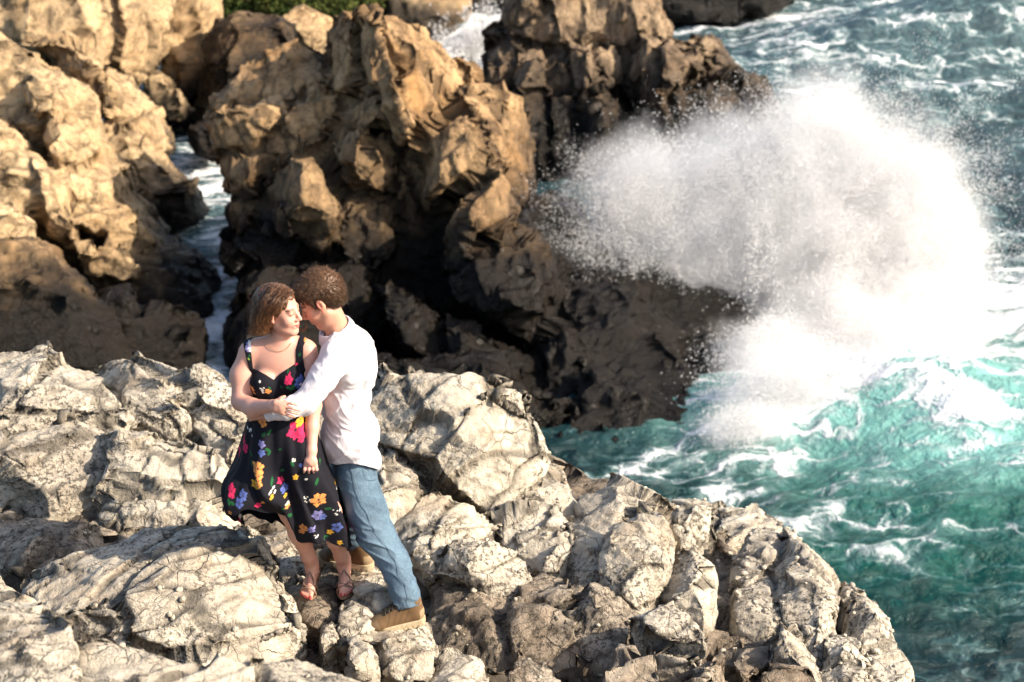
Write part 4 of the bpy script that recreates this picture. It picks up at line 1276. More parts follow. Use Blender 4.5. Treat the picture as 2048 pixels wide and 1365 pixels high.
arms_w = chain([(W(497, 706, 0.02), 0.046), (W(483, 750, 0.0), 0.050), (W(482, 803, -0.05), 0.043)], 0.03) \
    + chain([(W(482, 803, -0.05), 0.043), (W(505, 816, -0.14), 0.042), (W(546, 812, -0.255), 0.0270)], 0.02) \
    + chain([(W(616, 703, 0.02), 0.046), (W(624, 755, 0.0), 0.045), (W(627, 812, -0.02), 0.037), (W(624, 855, -0.07), 0.031), (W(623, 902, -0.13), 0.0235)], 0.02)
legs_w = chain([(W(535, 905, 0.03), 0.085), (W(583, 1020, -0.04), 0.060), (W(600, 1066, -0.01), 0.052), (W(617, 1112, 0.05), 0.033), (ankR, 0.029)], 0.03) \
    + chain([(W(592, 905, 0.03), 0.085), (W(657, 1025, -0.06), 0.058), (W(672, 1076, -0.02), 0.050), (W(683, 1112, 0.05), 0.033), (ankL, 0.028)], 0.03)
hd = -0.275
hand_w = [cap(W(546, 812, -0.255), W(562, 814, hd), 0.026, 0.024, 0.015), cap(W(552, 806, hd), W(570, 808, hd - 0.005), 0.017, 0.014, 0.015), cap(W(552, 818, hd), W(567, 826, hd), 0.017, 0.013, 0.015)]
hand_w += finger([W(570, 805, hd - 0.005), W(583, 807, hd - 0.012), W(594, 810.5, hd - 0.008)])
hand_w += finger([W(570, 813, hd - 0.005), W(585, 817, hd - 0.014), W(600, 821.5, hd - 0.004)])
hand_w += finger([W(568, 820, hd - 0.003), W(583, 825, hd - 0.010), W(597, 828, hd + 0.002)])
hand_w += finger([W(565, 826, hd), W(577, 831, hd - 0.004), W(589, 834.5, hd + 0.006)], 0.008, 0.006)
hand_w += finger([W(553, 803, hd + 0.004), W(562, 797, hd + 0.006), W(569, 793.5, hd + 0.012)], 0.010, 0.0075)
h2 = -0.155
hand_w += [cap(W(623, 902, -0.13), W(621, 925, h2), 0.025, 0.022, 0.015), cap(W(614, 922, h2), W(611, 931, h2), 0.014, 0.012, 0.012), cap(W(629, 922, h2), W(631, 932, h2), 0.014, 0.011, 0.012)]
for tx, ty in ((608, 950), (617.5, 951), (627, 947), (635, 941)):
    kx = 611 + (tx - 608) * 0.78
    hand_w += finger([W(kx, 932, h2), W((kx + tx) / 2 - 0.5, 940, h2 - 0.016), W(tx, ty - 2, h2 - 0.002)], 0.0088, 0.0066)
hand_w += finger([W(612, 918, h2 + 0.01), W(607, 930, h2 + 0.03), W(606, 942, h2 + 0.025)], 0.010, 0.0075)
fpR, tipsR = foot_prims(-1)      # right foot: big toe on its left
fpL, tipsL = foot_prims(1)
prims = torso_w + arms_w + legs_w + in_frame(head_prims(True), wO, wR, hs_w) + hand_w + in_frame(fpR, heelR, FR, sR) + in_frame(fpL, heelL, FL, sL)
V, F = sdf_mesh(prims, 0.0042)
V = laplace(V, F, 1, 0.4)
col = np.tile(np.array([0.58, 0.31, 0.23]), (len(V), 1))
col = head_paint(V, col, wO, wR, hs_w, (0.50, 0.12, 0.11), (0.16, 0.08, 0.05), True)
for hl, FF, s_, tips in ((heelR, FR, sR, tipsR), (heelL, FL, sL, tipsL)):
    q = ((V - hl) @ FF) / s_
    for (tx, ty, tz, r) in tips:
        m_ = (((q[:, 0] - tx) / (r * 0.8)) ** 2 + ((q[:, 1] - ty - r * 0.25) / (r * 0.75)) ** 2 < 1) & (q[:, 2] > 0.012) & (q[:, 2] < 0.05)
        col[m_] = (0.35, 0.015, 0.02)
mesh_obj("body", V, F, M_skin, woman, attrs={'col': col})
VW = V
print("woman body", len(V))

# dress: bodice and straps follow the body, the skirt is blown to the left
neck_poly = [(486, 684), (489, 700), (494, 722), (499, 741), (496, 760), (494, 777), (500, 800), (497, 850), (622, 850), (626, 790), (620, 760), (609, 735), (606, 715), (607, 692), (616, 672), (604, 664),
             (597, 678), (592, 700), (592, 727), (575, 738), (560, 748), (548, 760), (532, 750), (517, 742), (506, 737), (504, 720), (502, 700), (503, 672), (488, 672)]
def clip_bod(P):
    return poly_sd(proj(P), neck_poly) / 430.0
Vb, Fb = sdf_mesh(torso_w[1:-1] + [cap(W(497, 706, 0.02), W(492, 725, 0.01), 0.046, 0.047, 0.03), cap(W(616, 703, 0.02), W(620, 725, 0.01), 0.046, 0.045, 0.03)], 0.0034, clip=clip_bod, infl=0.006)
Vb = laplace(Vb, Fb, 1, 0.4)

BLACK = np.array([0.006, 0.006, 0.010])
PINK, ORA, BLU, WHT, GRN, YEL, LIL = (0.48, 0.02, 0.08), (0.60, 0.24, 0.07), (0.07, 0.10, 0.28), (0.62, 0.60, 0.55), (0.012, 0.09, 0.028), (0.52, 0.28, 0.03), (0.17, 0.16, 0.34)
FL_LIST = [  # centre px, py, kind, size px, colour
    (486, 885, 'flower', 12, PINK), (478, 900, 'flower', 8, PINK), (499, 862, 'dots', 8, WHT), (523, 843, 'flower', 10, ORA), (525, 867, 'leaf', 7, GRN), (541, 862, 'leaf', 8, GRN),
    (521, 887, 'flower', 8, LIL), (525, 905, 'flower', 8, BLU), (537, 897, 'leaf', 8, GRN), (541, 903, 'leaf', 8, GRN), (558, 896, 'leaf', 5, GRN),
    (593, 858, 'flower', 19, PINK), (605, 875, 'flower', 9, PINK), (603, 838, 'flower', 11, YEL), (515, 935, 'flower', 13, ORA), (520, 950, 'flower', 9, ORA), (503, 925, 'leaf', 6, GRN),
    (508, 970, 'flower', 10, YEL), (519, 968, 'flower', 7, ORA), (461, 981, 'flower', 9.5, PINK), (484, 990, 'flower', 9, BLU), (476, 1006, 'flower', 9, BLU), (456, 1002, 'leaf', 7, GRN), (464, 1005, 'leaf', 7, GRN),
    (457, 1028, 'flower', 5, ORA), (486, 1026, 'dots', 7, WHT), (481, 1044, 'flower', 4.5, PINK), (518, 1013, 'flower', 8, PINK), (524, 1007, 'flower', 5, ORA),
    (563, 943, 'leaf', 8, GRN), (564, 957, 'flower', 8, PINK), (572, 972, 'flower', 10, BLU), (546, 960, 'leaf', 7, GRN), (547, 982, 'dots', 8, WHT), (545, 994, 'flower', 4.5, YEL), (572, 988, 'flower', 4, YEL),
    (587, 926, 'leaf', 8, GRN), (590, 918, 'dots', 5, WHT), (600, 928, 'flower', 5, BLU), (594, 955, 'flower', 7, YEL), (611, 956, 'dots', 3, WHT), (636, 962, 'leaf', 9, GRN), (641, 922, 'leaf', 6, GRN), (635, 925, 'leaf', 5, GRN),
    (640, 1000, 'flower', 19, ORA), (641, 1006, 'eye', 5, BLACK), (616, 1001, 'dots', 10, WHT), (638, 1032, 'flower', 14, LIL), (648, 1036, 'flower', 9, BLU), (676, 1021, 'dots', 10, WHT), (658, 1020, 'leaf', 9, GRN),
    (577, 1010, 'flower', 6, ORA), (576, 1006, 'dots', 4, WHT), (582, 1030, 'leaf', 8, GRN), (568, 1022, 'leaf', 5, GRN), (606, 1058, 'flower', 11, ORA), (601, 1066, 'flower', 7, ORA), (624, 1062, 'flower', 9, LIL),
    (677, 1056, 'flower', 14, BLU), (677, 1057, 'eye', 4, BLACK), (661, 1066, 'flower', 8, YEL), (655, 1074, 'leaf', 8, GRN), (681, 1088, 'flower', 7, YEL), (695, 1052, 'flower', 9, PINK), (691, 1030, 'leaf', 9, GRN), (634, 1073, 'dots', 5, WHT),
    (675, 975, 'dots', 6, WHT), (672, 960, 'flower', 6, YEL), (500, 905, 'leaf', 6, GRN),
    # bodice
    (576, 759, 'flower', 9, PINK), (571, 763, 'flower', 6, PINK), (587, 774, 'leaf', 11, GRN), (575, 779, 'leaf', 8, GRN), (600, 762, 'flower', 10, BLU), (602, 775, 'flower', 7, BLU), (603, 770, 'dots', 3, WHT),
    (518, 761, 'dots', 2, WHT), (523, 783, 'dots', 7, WHT), (539, 785, 'flower', 8, ORA), (530, 788, 'dots', 4, WHT), (501, 780, 'flower', 7, ORA), (505, 789, 'flower', 4, ORA), (542, 777, 'leaf', 6, GRN), (560, 776, 'leaf', 5, GRN), (578, 739, 'leaf', 4, GRN),
    (595, 726, 'flower', 4, PINK), (497, 686, 'flower', 7, BLU), (494, 694, 'flower', 7, LIL), (498, 698, 'dots', 4, WHT), (499, 710, 'leaf', 6, GRN), (500, 716, 'leaf', 4, (0.25, 0.4, 0.05)), (612, 676, 'flower', 4, ORA), (597, 708, 'leaf', 6, GRN), (498, 682, 'dots', 4, WHT)]

def paint_flowers(V, F):
    col = np.tile(BLACK, (len(V), 1))
    Nn = vnormals(V, F)
    q = proj(V)
    tc = np.array([0, 0, CAMZ]) - V; tc /= np.linalg.norm(tc, axis=1)[:, None]
    facing = np.abs((Nn * tc).sum(1)) > 0.12
    rg = np.random.RandomState(4)
    extra = [(rg.uniform(0, 1), rg.uniform(0, 1)) for _ in range(1)]
    for (px, py, kind, s_, c) in FL_LIST:
        near = (np.abs(q[:, 0] - px) < 3) & (np.abs(q[:, 1] - py) < 3) & facing
        if not near.any(): continue
        cand = np.where(near)[0]
        ctr = V[cand[np.argmin(V[cand, 1])]]
        d = V - ctr
        rad = s_ * 0.82 / 425.0
        m = (np.abs(d) < rad * 1.8 + 0.002).all(1)
        I = np.where(m)[0]
        a = d[I, 0]; b = d[I, 2] * 1.0 - d[I, 1] * 0.3
        r = np.sqrt(a * a + b * b) / rad; th = np.arctan2(b, a) + px * 0.7
        if kind == 'flower':
            k = 5
            edge = 0.92 + 0.14 * np.cos(k * th) + 0.07 * np.cos(11 * th + px)
            on = r < edge
            shade = np.array(c)[None, :] * (0.75 + 0.45 * np.clip(r / edge, 0, 1))[:, None]
            col[I[on]] = shade[on]
            vein = on & (np.abs(np.sin(2.5 * th)) > 0.96) & (r > 0.25) & (r < 0.8)
            col[I[vein]] = np.array(c) * 0.45
            if s_ > 8:
                ce = r < 0.17
                col[I[ce]] = (0.05, 0.02, 0.03) if c != YEL else (0.35, 0.15, 0.02)
        elif kind == 'leaf':
            t0 = px * 1.3 + py
            u_ = (a * math.cos(t0) + b * math.sin(t0)) / rad; v_ = (-a * math.sin(t0) + b * math.cos(t0)) / rad
            on = (np.abs(v_) < 0.42 * (1 - u_ * u_)) & (np.abs(u_) < 1)
            col[I[on]] = c
            col[I[on & (np.abs(v_) < 0.04)]] = np.array(c) * 0.4
        elif kind == 'eye':
            col[I[r < 0.55]] = c
            col[I[(r > 0.7) & (r < 1.0) & (np.sin(9 * th) > 0)]] = c
        else:
            nd = 1 if s_ <= 2 else int(3 + s_ * 0.5)
            for i in range(nd):
                if nd == 1: ox = oy = 0; rr_ = 2.2 / 425
                else:
                    an = rg.rand() * 6.28; ra = rad * math.sqrt(rg.rand()); ox, oy = ra * math.cos(an), ra * math.sin(an); rr_ = (1.2 + 0.7 * rg.rand()) / 425
                on = (a - ox) ** 2 + (b - oy) ** 2 < rr_ ** 2
                col[I[on]] = c
    return col

ROWS = [
    [(612, 822, .02), (604, 826, -.05), (584, 830, -.10), (556, 832, -.115), (528, 830, -.10), (506, 826, -.05), (500, 820, .02), (512, 815, .08), (535, 812, .11), (560, 812, .12), (585, 812, .11), (604, 816, .08)],
    [(634, 870, .03), (618, 880, -.09), (590, 885, -.14), (558, 887, -.15), (522, 885, -.14), (496, 878, -.07), (487, 868, .03), (500, 858, .13), (530, 852, .17), (560, 850, .18), (592, 852, .17), (622, 860, .12)],
    [(655, 930, .03), (642, 945, -.11), (602, 950, -.17), (560, 948, -.15), (515, 940, -.18), (487, 935, -.12), (475, 925, .0), (484, 910, .15), (530, 905, .2), (570, 905, .2), (612, 910, .19), (645, 920, .13)],
    [(676, 985, .02), (665, 1000, -.10), (620, 1005, -.17), (575, 985, -.16), (520, 975, -.22), (474, 975, -.19), (450, 966, -.08), (466, 958, .08), (520, 950, .17), (575, 955, .18), (625, 965, .17), (662, 975, .11)],
    [(688, 1035, .02), (682, 1050, -.09), (640, 1052, -.15), (586, 1022, -.16), (532, 1000, -.24), (472, 1010, -.24), (447, 996, -.12), (466, 1000, .03), (512, 1000, .10), (575, 1010, .15), (635, 1025, .14), (678, 1030, .09)],
    [(695, 1086, .02), (688, 1096, -.08), (652, 1086, -.14), (596, 1078, -.13), (562, 1022, -.17), (478, 1030, -.25), (454, 1024, -.15), (480, 1050, .0), (507, 1034, .06), (560, 1050, .11), (628, 1080, .12), (676, 1088, .08)]]
def skirt_mesh(nu=420, nv=260):
    G = np.array([[W(*c) for c in row] for row in ROWS])
    m = G.shape[1]
    # periodic spline around, then spline down
    Gc = []
    for row in G:
        ext = np.concatenate([row[-2:], row, row[:3]])
        pts = spline(ext, (len(ext) - 1) * 40 + 1)
        seg = pts[80:80 + m * 40 + 1]
        t = np.linspace(0, len(seg) - 1, nu + 1)[:-1]
        i = np.floor(t).astype(int); f = (t - i)[:, None]
        Gc.append(seg[i] * (1 - f) + seg[np.minimum(i + 1, len(seg) - 1)] * f)
    Gc = np.array(Gc)
    S = np.array([spline(Gc[:, k], nv) for k in range(nu)])      # nu, nv, 3
    u = np.linspace(0, 2 * math.pi, nu, endpoint=False)[:, None]; t = np.linspace(0, 1, nv)[None, :]
    ctr = S.mean(0)[None]
    out = S - ctr; out /= np.linalg.norm(out, axis=2)[:, :, None] + 1e-9
    fold = np.sin(9 * u + 2.2 * t + 1.0) * 0.6 + np.sin(17 * u - 3 * t) * 0.3 + np.sin(5 * u + 5 * t + 2) * 0.5
    amp = 0.004 + 0.026 * t ** 1.2
    S = S + out * (fold * amp)[:, :, None]
    nz = fbm(S.reshape(-1, 3) * 9, 3).reshape(nu, nv)
    S = S + out * (nz * 0.008 * t)[:, :, None]
    hemw = 0.010 * np.sin(11 * u) + 0.006 * np.sin(23 * u + 1)
    S[:, :, 2] += hemw * t ** 6
    V = S.reshape(-1, 3)
    i = np.arange(nu)[:, None] * nv; j = np.arange(nv - 1)[None, :]; i2 = ((np.arange(nu) + 1) % nu)[:, None] * nv
    F = np.stack([i + j, i + j + 1, i2 + j + 1, i2 + j], -1).reshape(-1, 4)
    return V, F.astype(np.int32)
Vs, Fs_ = skirt_mesh()
dress = mesh_obj("dress", Vb, Fb, M_dress, woman, attrs={'col': paint_flowers(Vb, Fb)})
sk = mesh_obj("skirt", Vs, Fs_, M_dress, dress, attrs={'col': paint_flowers(Vs, Fs_)})
sm_ = sk.modifiers.new("thick", 'SOLIDIFY'); sm_.thickness = 0.003
print("dress", len(Vb), len(Vs))

# sandals
M_strap = simple("bronze_leather", (0.22, 0.13, 0.09), 0.45)
M_sole = simple("sandal_sole", (0.20, 0.11, 0.06), 0.7)
def sandal(hl, FF, s_, med):
    L = lambda x_, y_, z_: hl + FF @ (np.array([x_ * med, y_, z_]) * s_)
    so_pr = [dict(fn=lambda P: np.maximum(np.minimum(np.minimum(np.hypot(P[:, 0], P[:, 1] - 0.030) - 0.030, np.hypot(P[:, 0] - 0.002 * med, P[:, 1] - 0.165) - 0.043), cap((0, .03, 0), (0, .165, 0), .026, .040)['fn'](P * np.array([1, 1, 0]))), np.abs(P[:, 2] + 0.006) - 0.008),
                  lo=np.array([-.05, -.01, -.02]), hi=np.array([.05, .225, .01]), k=0.002, op='+'), ell((0.014 * med, 0.185, -0.006), (0.026, 0.034, 0.008), 0.004)]
    Vv, Ff = sdf_mesh(in_frame(so_pr, hl, FF, s_), 0.0035)
    o = mesh_obj("sandal", Vv, Ff, M_sole, woman)
    r = 0.0042
    P_ = []
    ring = [L(math.cos(a) * 0.033, 0.043 + math.sin(a) * 0.037, 0.093) for a in np.linspace(0, 2 * math.pi, 25)]
    P_.append((ring, r * 1.15)); P_.append(([p + np.array([0, 0, -0.005]) for p in ring], r * 1.0))
    P_.append((spline([L(0, 0.078, 0.092), L(0.002, 0.092, 0.076)], 4), r * 1.6))
    P_.append((spline([L(0.002, 0.090, 0.080), L(-0.021, 0.118, 0.058), L(-0.024, 0.138, 0.043), L(0.002, 0.158, 0.040)], 14), r))
    P_.append((spline([L(0.002, 0.090, 0.080), L(0.023, 0.118, 0.058), L(0.026, 0.138, 0.044), L(0.002, 0.158, 0.040)], 14), r))
    P_.append((spline([L(-0.043, 0.158, 0.002), L(-0.036, 0.160, 0.024), L(0.0, 0.164, 0.040), L(0.036, 0.168, 0.028), L(0.044, 0.168, 0.002)], 16), r * 1.15))
    P_.append((spline([L(-0.040, 0.120, 0.002), L(-0.036, 0.130, 0.026), L(-0.020, 0.146, 0.042), L(0.0, 0.160, 0.041)], 12), r))
    P_.append((spline([L(0.042, 0.125, 0.002), L(0.038, 0.134, 0.026), L(0.022, 0.148, 0.043), L(0.0, 0.160, 0.041)], 12), r))
    P_.append((spline([L(-0.033, 0.043, 0.093), L(-0.034, 0.02, 0.05), L(-0.028, 0.02, 0.0)], 10), r))
    P_.append((spline([L(0.033, 0.043, 0.093), L(0.034, 0.02, 0.05), L(0.028, 0.02, 0.0)], 10), r))
    tube(P_, "strap", M_strap, o, 6)
sandal(heelR, FR, sR, -1)
sandal(heelL, FL, sL, 1)

# hair of the woman
M_whair = hair_mat("brown_blonde_hair", (0.030, 0.014, 0.008), (0.17, 0.076, 0.030), 6.76, 6.50)
hair_pr = in_frame([ell((0, -0.026, 0.046), (0.088, 0.106, 0.088), 0.02), ell((0, -0.055, 0.0), (0.082, 0.075, 0.10), 0.03),
                    ell((0, 0.112, -0.030), (0.074, 0.075, 0.112), 0.01, '-')], wO, wR, hs_w)
hair_pr += [cap(W(545, 596, -0.045), W(524, 640, -0.04), 0.036, 0.036, 0.03), cap(W(524, 636, -0.02), W(527, 660, -0.01), 0.042, 0.026, 0.03), cap(W(530, 610, 0.03), W(516, 650, 0.04), 0.05, 0.036, 0.03),
            cap(W(516, 640, 0.0), W(513, 656, 0.0), 0.030, 0.016, 0.03), ell(W(543, 633, -0.090), (0.014, 0.02, 0.018), 0.01, '-')]
def hair_noise(P):
    q = P * np.array([1, 1, 0.22])
    return 0.0035 * perlin(q * 130 + P[:, [2, 0, 1]] * 12) + 0.004 * perlin(q * 45)
V, F = sdf_mesh(hair_pr, 0.0038, noise=hair_noise)
hair = mesh_obj("hair", V, F, M_whair, woman)
rg = np.random.RandomState(21)
strands = []
for i in range(520):
    a = rg.rand()
    # from the parting down the near side of the head, back to the tips that curl in
    y0 = rg.normal() * 0.035
    s0 = W(548 + 38 * a + rg.normal() * 2, 571 + 14 * a * a + rg.normal() * 2, -0.02 + y0 * 0.5)
    m1 = W(527 + 36 * a + rg.normal() * 4, 598 + 8 * a + rg.normal() * 4, -0.075 - 0.02 * a + y0)
    m2 = W(513 + 31 * a + rg.normal() * 5, 630 + rg.normal() * 5, -0.088 + y0)
    e = W(508 + 24 * a + rg.normal() * 6, 655 + rg.rand() * 15, -0.05 + y0)
    e2 = e + (W(515 + 20 * rg.rand(), 664, -0.03) - e) * 0.4 * rg.rand()
    sp_ = spline([s0, m1, m2, e, e2], 22)
    tt = np.linspace(0, 1, 22)
    wav = np.sin(tt * 17 + 1.5 * a * 6 + i * 0.05) * 0.007 * tt + np.sin(tt * 31 + i) * 0.0025 * tt
    sp_ = sp_ + wav[:, None] * np.array([1.0, 0.5, 0.2]) + np.array([-1, 0, 0.15]) * (0.03 * rg.rand() ** 3) * tt[:, None]
    strands.append((sp_, 0.0009 + 0.0007 * rg.rand()))
for i in range(90):       # loose strands blown to the left
    a = rg.rand()
    s0 = W(528 + 20 * rg.rand(), 585 + 40 * rg.rand(), -0.03 + rg.normal() * 0.04)
    ex, ey = 490 + 22 * rg.rand(), 585 + 75 * rg.rand()
    m1 = W(512 + rg.normal() * 5, 600 + 45 * a, rg.normal() * 0.05)
    strands.append((spline([s0, m1, W(ex + 6, ey, rg.normal() * 0.05), W(ex, ey + 10 + rg.normal() * 6, rg.normal() * 0.05)], 14), 0.0006))
for i in range(22):       # wisps above the crown and the curl beyond her chin
    s0 = W(530 + 40 * rg.rand(), 575 + rg.rand() * 8, rg.normal() * 0.03)
    strands.append((spline([s0, s0 + np.array([-0.02, 0, 0.02]), s0 + np.array([-0.05 - 0.03 * rg.rand(), 0, 0.02 + 0.02 * rg.normal()])], 8), 0.0006))
for i in range(14):
    strands.append((spline([W(598, 655, 0.10), W(604 + rg.normal() * 2, 662 + rg.normal() * 2, 0.08), W(611 + rg.normal() * 2, 656 + rg.normal() * 3, 0.07), W(613 + rg.normal() * 2, 647 + rg.normal() * 2, 0.07)], 10), 0.0009))
tube(strands, "strand", M_whair, hair, 4, taper=True)

M_gold = simple("gold", (0.75, 0.50, 0.22), 0.3, metal=1.0)
def on_surface(px, py, VV, lift=0.002):
    q = proj(VV); k = np.where((np.abs(q[:, 0] - px) < 3) & (np.abs(q[:, 1] - py) < 3))[0]
    if len(k) == 0: return None
    i = k[np.argmin(VV[k, 1])]
    return PY(px, py, VV[i, 1] - lift)
nk = [on_surface(a, b, VW) for a, b in ((532, 682), (536, 691), (543, 698), (552, 702.5), (561, 703.5), (570, 700), (577, 694), (583, 686))]
tube([(spline(nk, 24), 0.0012)], "necklace", M_gold, woman)
rc = W(571.5, 821.5, hd - 0.004)
tube([([rc + 0.0098 * np.array([0.25 * math.cos(a), -math.sin(a) * 0.9, math.cos(a)]) for a in np.linspace(0, 2 * math.pi, 17)], 0.0013)], "ring", M_gold, woman)

# ================================================================== THE MAN
MY = 8.60
def Mn(px, py, dy=0.0): return Y(px, py, MY + dy)
man = empty("person", PZ(760, 1240, 5.12))
tag(man, "man in an untucked white shirt, blue jeans and tan hiking boots, arm round the woman", "person")
hs_m = 1.04
mO = Mn(640, 600, 0.0)
mf = np.array([-math.cos(R(35)), -0.06, -math.sin(R(35))])
mR = axes(mf, (-0.4, 0.03, 1))
torso_m = [
    cap(Mn(662, 624, 0.0), Mn(682, 680, 0.04), 0.052, 0.064, 0.02),
    ell(Mn(697, 725, 0.04), (0.095, 0.15, 0.14), 0.05),
    cap(Mn(676, 706, -0.12), Mn(714, 692, 0.18), 0.055, 0.055, 0.05),
    ell(Mn(694, 805, 0.04), (0.080, 0.12, 0.16), 0.05),
    ell(Mn(708, 895, 0.05), (0.070, 0.09, 0.11), 0.05)]
arm_m = chain([(Mn(668, 716, -0.16), 0.056), (Mn(612, 803, -0.25), 0.044), (Mn(572, 818, -0.29), 0.034), (Mn(534, 828, -0.265), 0.026)], 0.02)
rarm_m = chain([(Mn(714, 700, 0.20), 0.056), (Mn(668, 800, 0.30), 0.042), (Mn(612, 822, 0.14), 0.028)], 0.02)
hand_m = [cap(Mn(534, 828, -0.262), Mn(518, 831, -0.235), 0.026, 0.025, 0.015)]
for i, (tx, ty) in enumerate(((499, 823), (497, 829), (497, 835), (500, 841))):
    hand_m += finger([Mn(515, 824 + 4.5 * i, -0.232), Mn(505, 823 + 5.2 * i, -0.205), Mn(tx, ty, -0.165)], 0.0095, 0.0078)
hand_m += finger([Mn(526, 821, -0.25), Mn(518, 815, -0.235), Mn(510, 812, -0.215)], 0.011, 0.009)
hand_m += [cap(Mn(612, 822, 0.14), Mn(596, 826, 0.10), 0.026, 0.022, 0.015)]
for i in range(4):
    hand_m += finger([Mn(594, 818 + 5 * i, 0.09), Mn(584, 818 + 5 * i, 0.065), Mn(574, 819 + 5 * i, 0.06)], 0.0095, 0.0078)
hipL, kneeL, ankL_m = Mn(700, 925, -0.03), Mn(749, 1072, -0.12), Y(814, 1206, 8.32)
hipR, kneeR, ankR_m = Mn(700, 925, 0.14), Mn(703, 1030, 0.12), Y(722, 1108, 8.76)
legs_m = chain([(Mn(712, 956, 0.03), 0.072), (Mn(734, 1022, -0.08), 0.068), (Mn(751, 1070, -0.12), 0.060), (Mn(790, 1128, -0.17), 0.050), (ankL_m, 0.036)], 0.03) + chain([(Mn(700, 950, 0.14), 0.075), (Mn(703, 1020, 0.12), 0.060), (Mn(712, 1070, 0.13), 0.05), (ankR_m, 0.036)], 0.03)
V, F = sdf_mesh(torso_m + arm_m + rarm_m + hand_m + legs_m + in_frame(head_prims(False), mO, mR, hs_m), 0.0044)
V = laplace(V, F, 1, 0.4)
col = np.tile(np.array([0.50, 0.26, 0.17]), (len(V), 1))
col = head_paint(V, col, mO, mR, hs_m, (0.48, 0.17, 0.13), (0.08, 0.045, 0.025), False)
q = ((V - mO) @ mR) / hs_m
jaw = np.clip(np.exp(-((q[:, 2] + 0.085) / 0.030) ** 2), 0, 1) * (q[:, 1] > -0.02) * (np.abs(q[:, 2]) < 0.14)
col = col * (1 - 0.22 * jaw[:, None]) + np.array([0.25, 0.16, 0.12]) * 0.22 * jaw[:, None]
mesh_obj("body", V, F, M_skin, man, attrs={'col': col})

# shirt
sh = [ell(Mn(699, 716, 0.04), (0.118, 0.19, 0.155), 0.05),
      cap(Mn(672, 708, -0.13), Mn(718, 692, 0.20), 0.076, 0.072, 0.05),
      cap(Mn(678, 672, 0.02), Mn(692, 700, 0.04), 0.080, 0.10, 0.04),
      ell(Mn(692, 795, 0.04), (0.118, 0.165, 0.19), 0.05),
      ell(Mn(734, 738, 0.05), (0.045, 0.12, 0.09), 0.04),
      ell(Mn(700, 870, 0.04), (0.142, 0.175, 0.15), 0.05),
      ell(Mn(706, 925, 0.04), (0.138, 0.175, 0.10), 0.03)]
sh += chain([(Mn(672, 716, -0.15), 0.074), (Mn(645, 757, -0.20), 0.068), (Mn(613, 804, -0.255), 0.058)], 0.02)
sh += chain([(Mn(613, 804, -0.255), 0.058), (Mn(575, 818, -0.295), 0.046), (Mn(532, 830, -0.268), 0.037)], 0.015)
sh += chain([(Mn(714, 702, 0.20), 0.070), (Mn(668, 800, 0.30), 0.052), (Mn(622, 820, 0.16), 0.038)], 0.02)
sh += [cap(Mn(655, 628, 0.0) + (Mn(655, 628, 0.0) - Mn(680, 680, 0.04)) * 0.5, Mn(674, 664, 0.03), 0.067, 0.064, 0.004, '-')]
hem = [(560, 700), (600, 700), (632, 890), (650, 924), (672, 931), (700, 927), (730, 932), (756, 941), (775, 930), (800, 850), (800, 560), (400, 560), (400, 860), (600, 870)]
hem_poly = [(300, 500), (900, 500), (900, 936), (757, 940), (730, 932), (700, 927), (672, 930), (655, 925), (640, 915), (610, 900), (300, 900)]
def shirt_clip(P):
    c = poly_sd(proj(P), hem_poly) / 430.0
    cuff = Mn(532, 830, -0.268); d = (Mn(575, 818, -0.295) - cuff); d /= np.linalg.norm(d)
    near = np.linalg.norm(P - cuff, axis=1) < 0.10
    return np.maximum(c, np.where(near, -((P - cuff) @ d) + 0.004, -1))
def cloth_noise(P):
    a = P @ rot_axis(0, 0, 35)
    n1 = 1 - np.abs(perlin(a * np.array([16, 9, 5.5]) + 3)) * 2
    b = P @ rot_axis(0, 0, -50)
    n2 = 1 - np.abs(perlin(b * np.array([20, 10, 6]) + 30)) * 2
    low = np.clip((7.0 - P[:, 2]) / 0.8, 0.3, 1)
    return -(0.0075 * np.clip(n1, 0, 1) ** 2 + 0.0055 * np.clip(n2, 0, 1) ** 2) * low + 0.004
V, F = sdf_mesh(sh, 0.0045, clip=shirt_clip, noise=cloth_noise)
V = laplace(V, F, 1, 0.4)
shirt = mesh_obj("shirt", V, F, M_shirt, man)
# collar: a folded band round the neck
nc = Mn(673, 662, 0.03); ax_ = Mn(655, 628, 0.0) - Mn(680, 680, 0.04); ax_ /= np.linalg.norm(ax_)
cr = axes(ax_, (0, -1, 0.1))          # columns: right, along the neck, towards camera
Vc = []; nU = 60
fwd = np.array([-1.0, 0.0, -0.35]); 
for i in range(nU + 1):
    a = -math.pi + 2 * math.pi * i / nU       # 0 = back of neck
    d = None
    e1 = np.array([1.0, 0, 0]); e1 = e1 - ax_ * (e1 @ ax_); e1 /= np.linalg.norm(e1)      # back
    e2 = np.cross(ax_, e1)
    dr = math.cos(a) * e1 + math.sin(a) * e2
    open_ = (abs(a) / math.pi) ** 3
    for (rr, hh) in ((0.064, -0.012), (0.066, 0.030), (0.070, 0.038), (0.078, 0.034), (0.088 + 0.012 * open_, -0.004 - 0.020 * open_), (0.085 + 0.012 * open_, -0.006 - 0.020 * open_)):
        Vc.append(nc + dr * (rr + 0.006) + ax_ * (hh - 0.020 * open_) + np.array([0, 0, 0.0]))
Fc = []
for i in range(nU):
    for j in range(5):
        Fc.append((i * 6 + j, i * 6 + j + 1, (i + 1) * 6 + j + 1, (i + 1) * 6 + j))
co = mesh_obj("collar", Vc, Fc, M_shirt, shirt)
sm_ = co.modifiers.new("thick", 'SOLIDIFY'); sm_.thickness = 0.003
sm_ = co.modifiers.new("sub", 'SUBSURF'); sm_.levels = 1; sm_.render_levels = 1

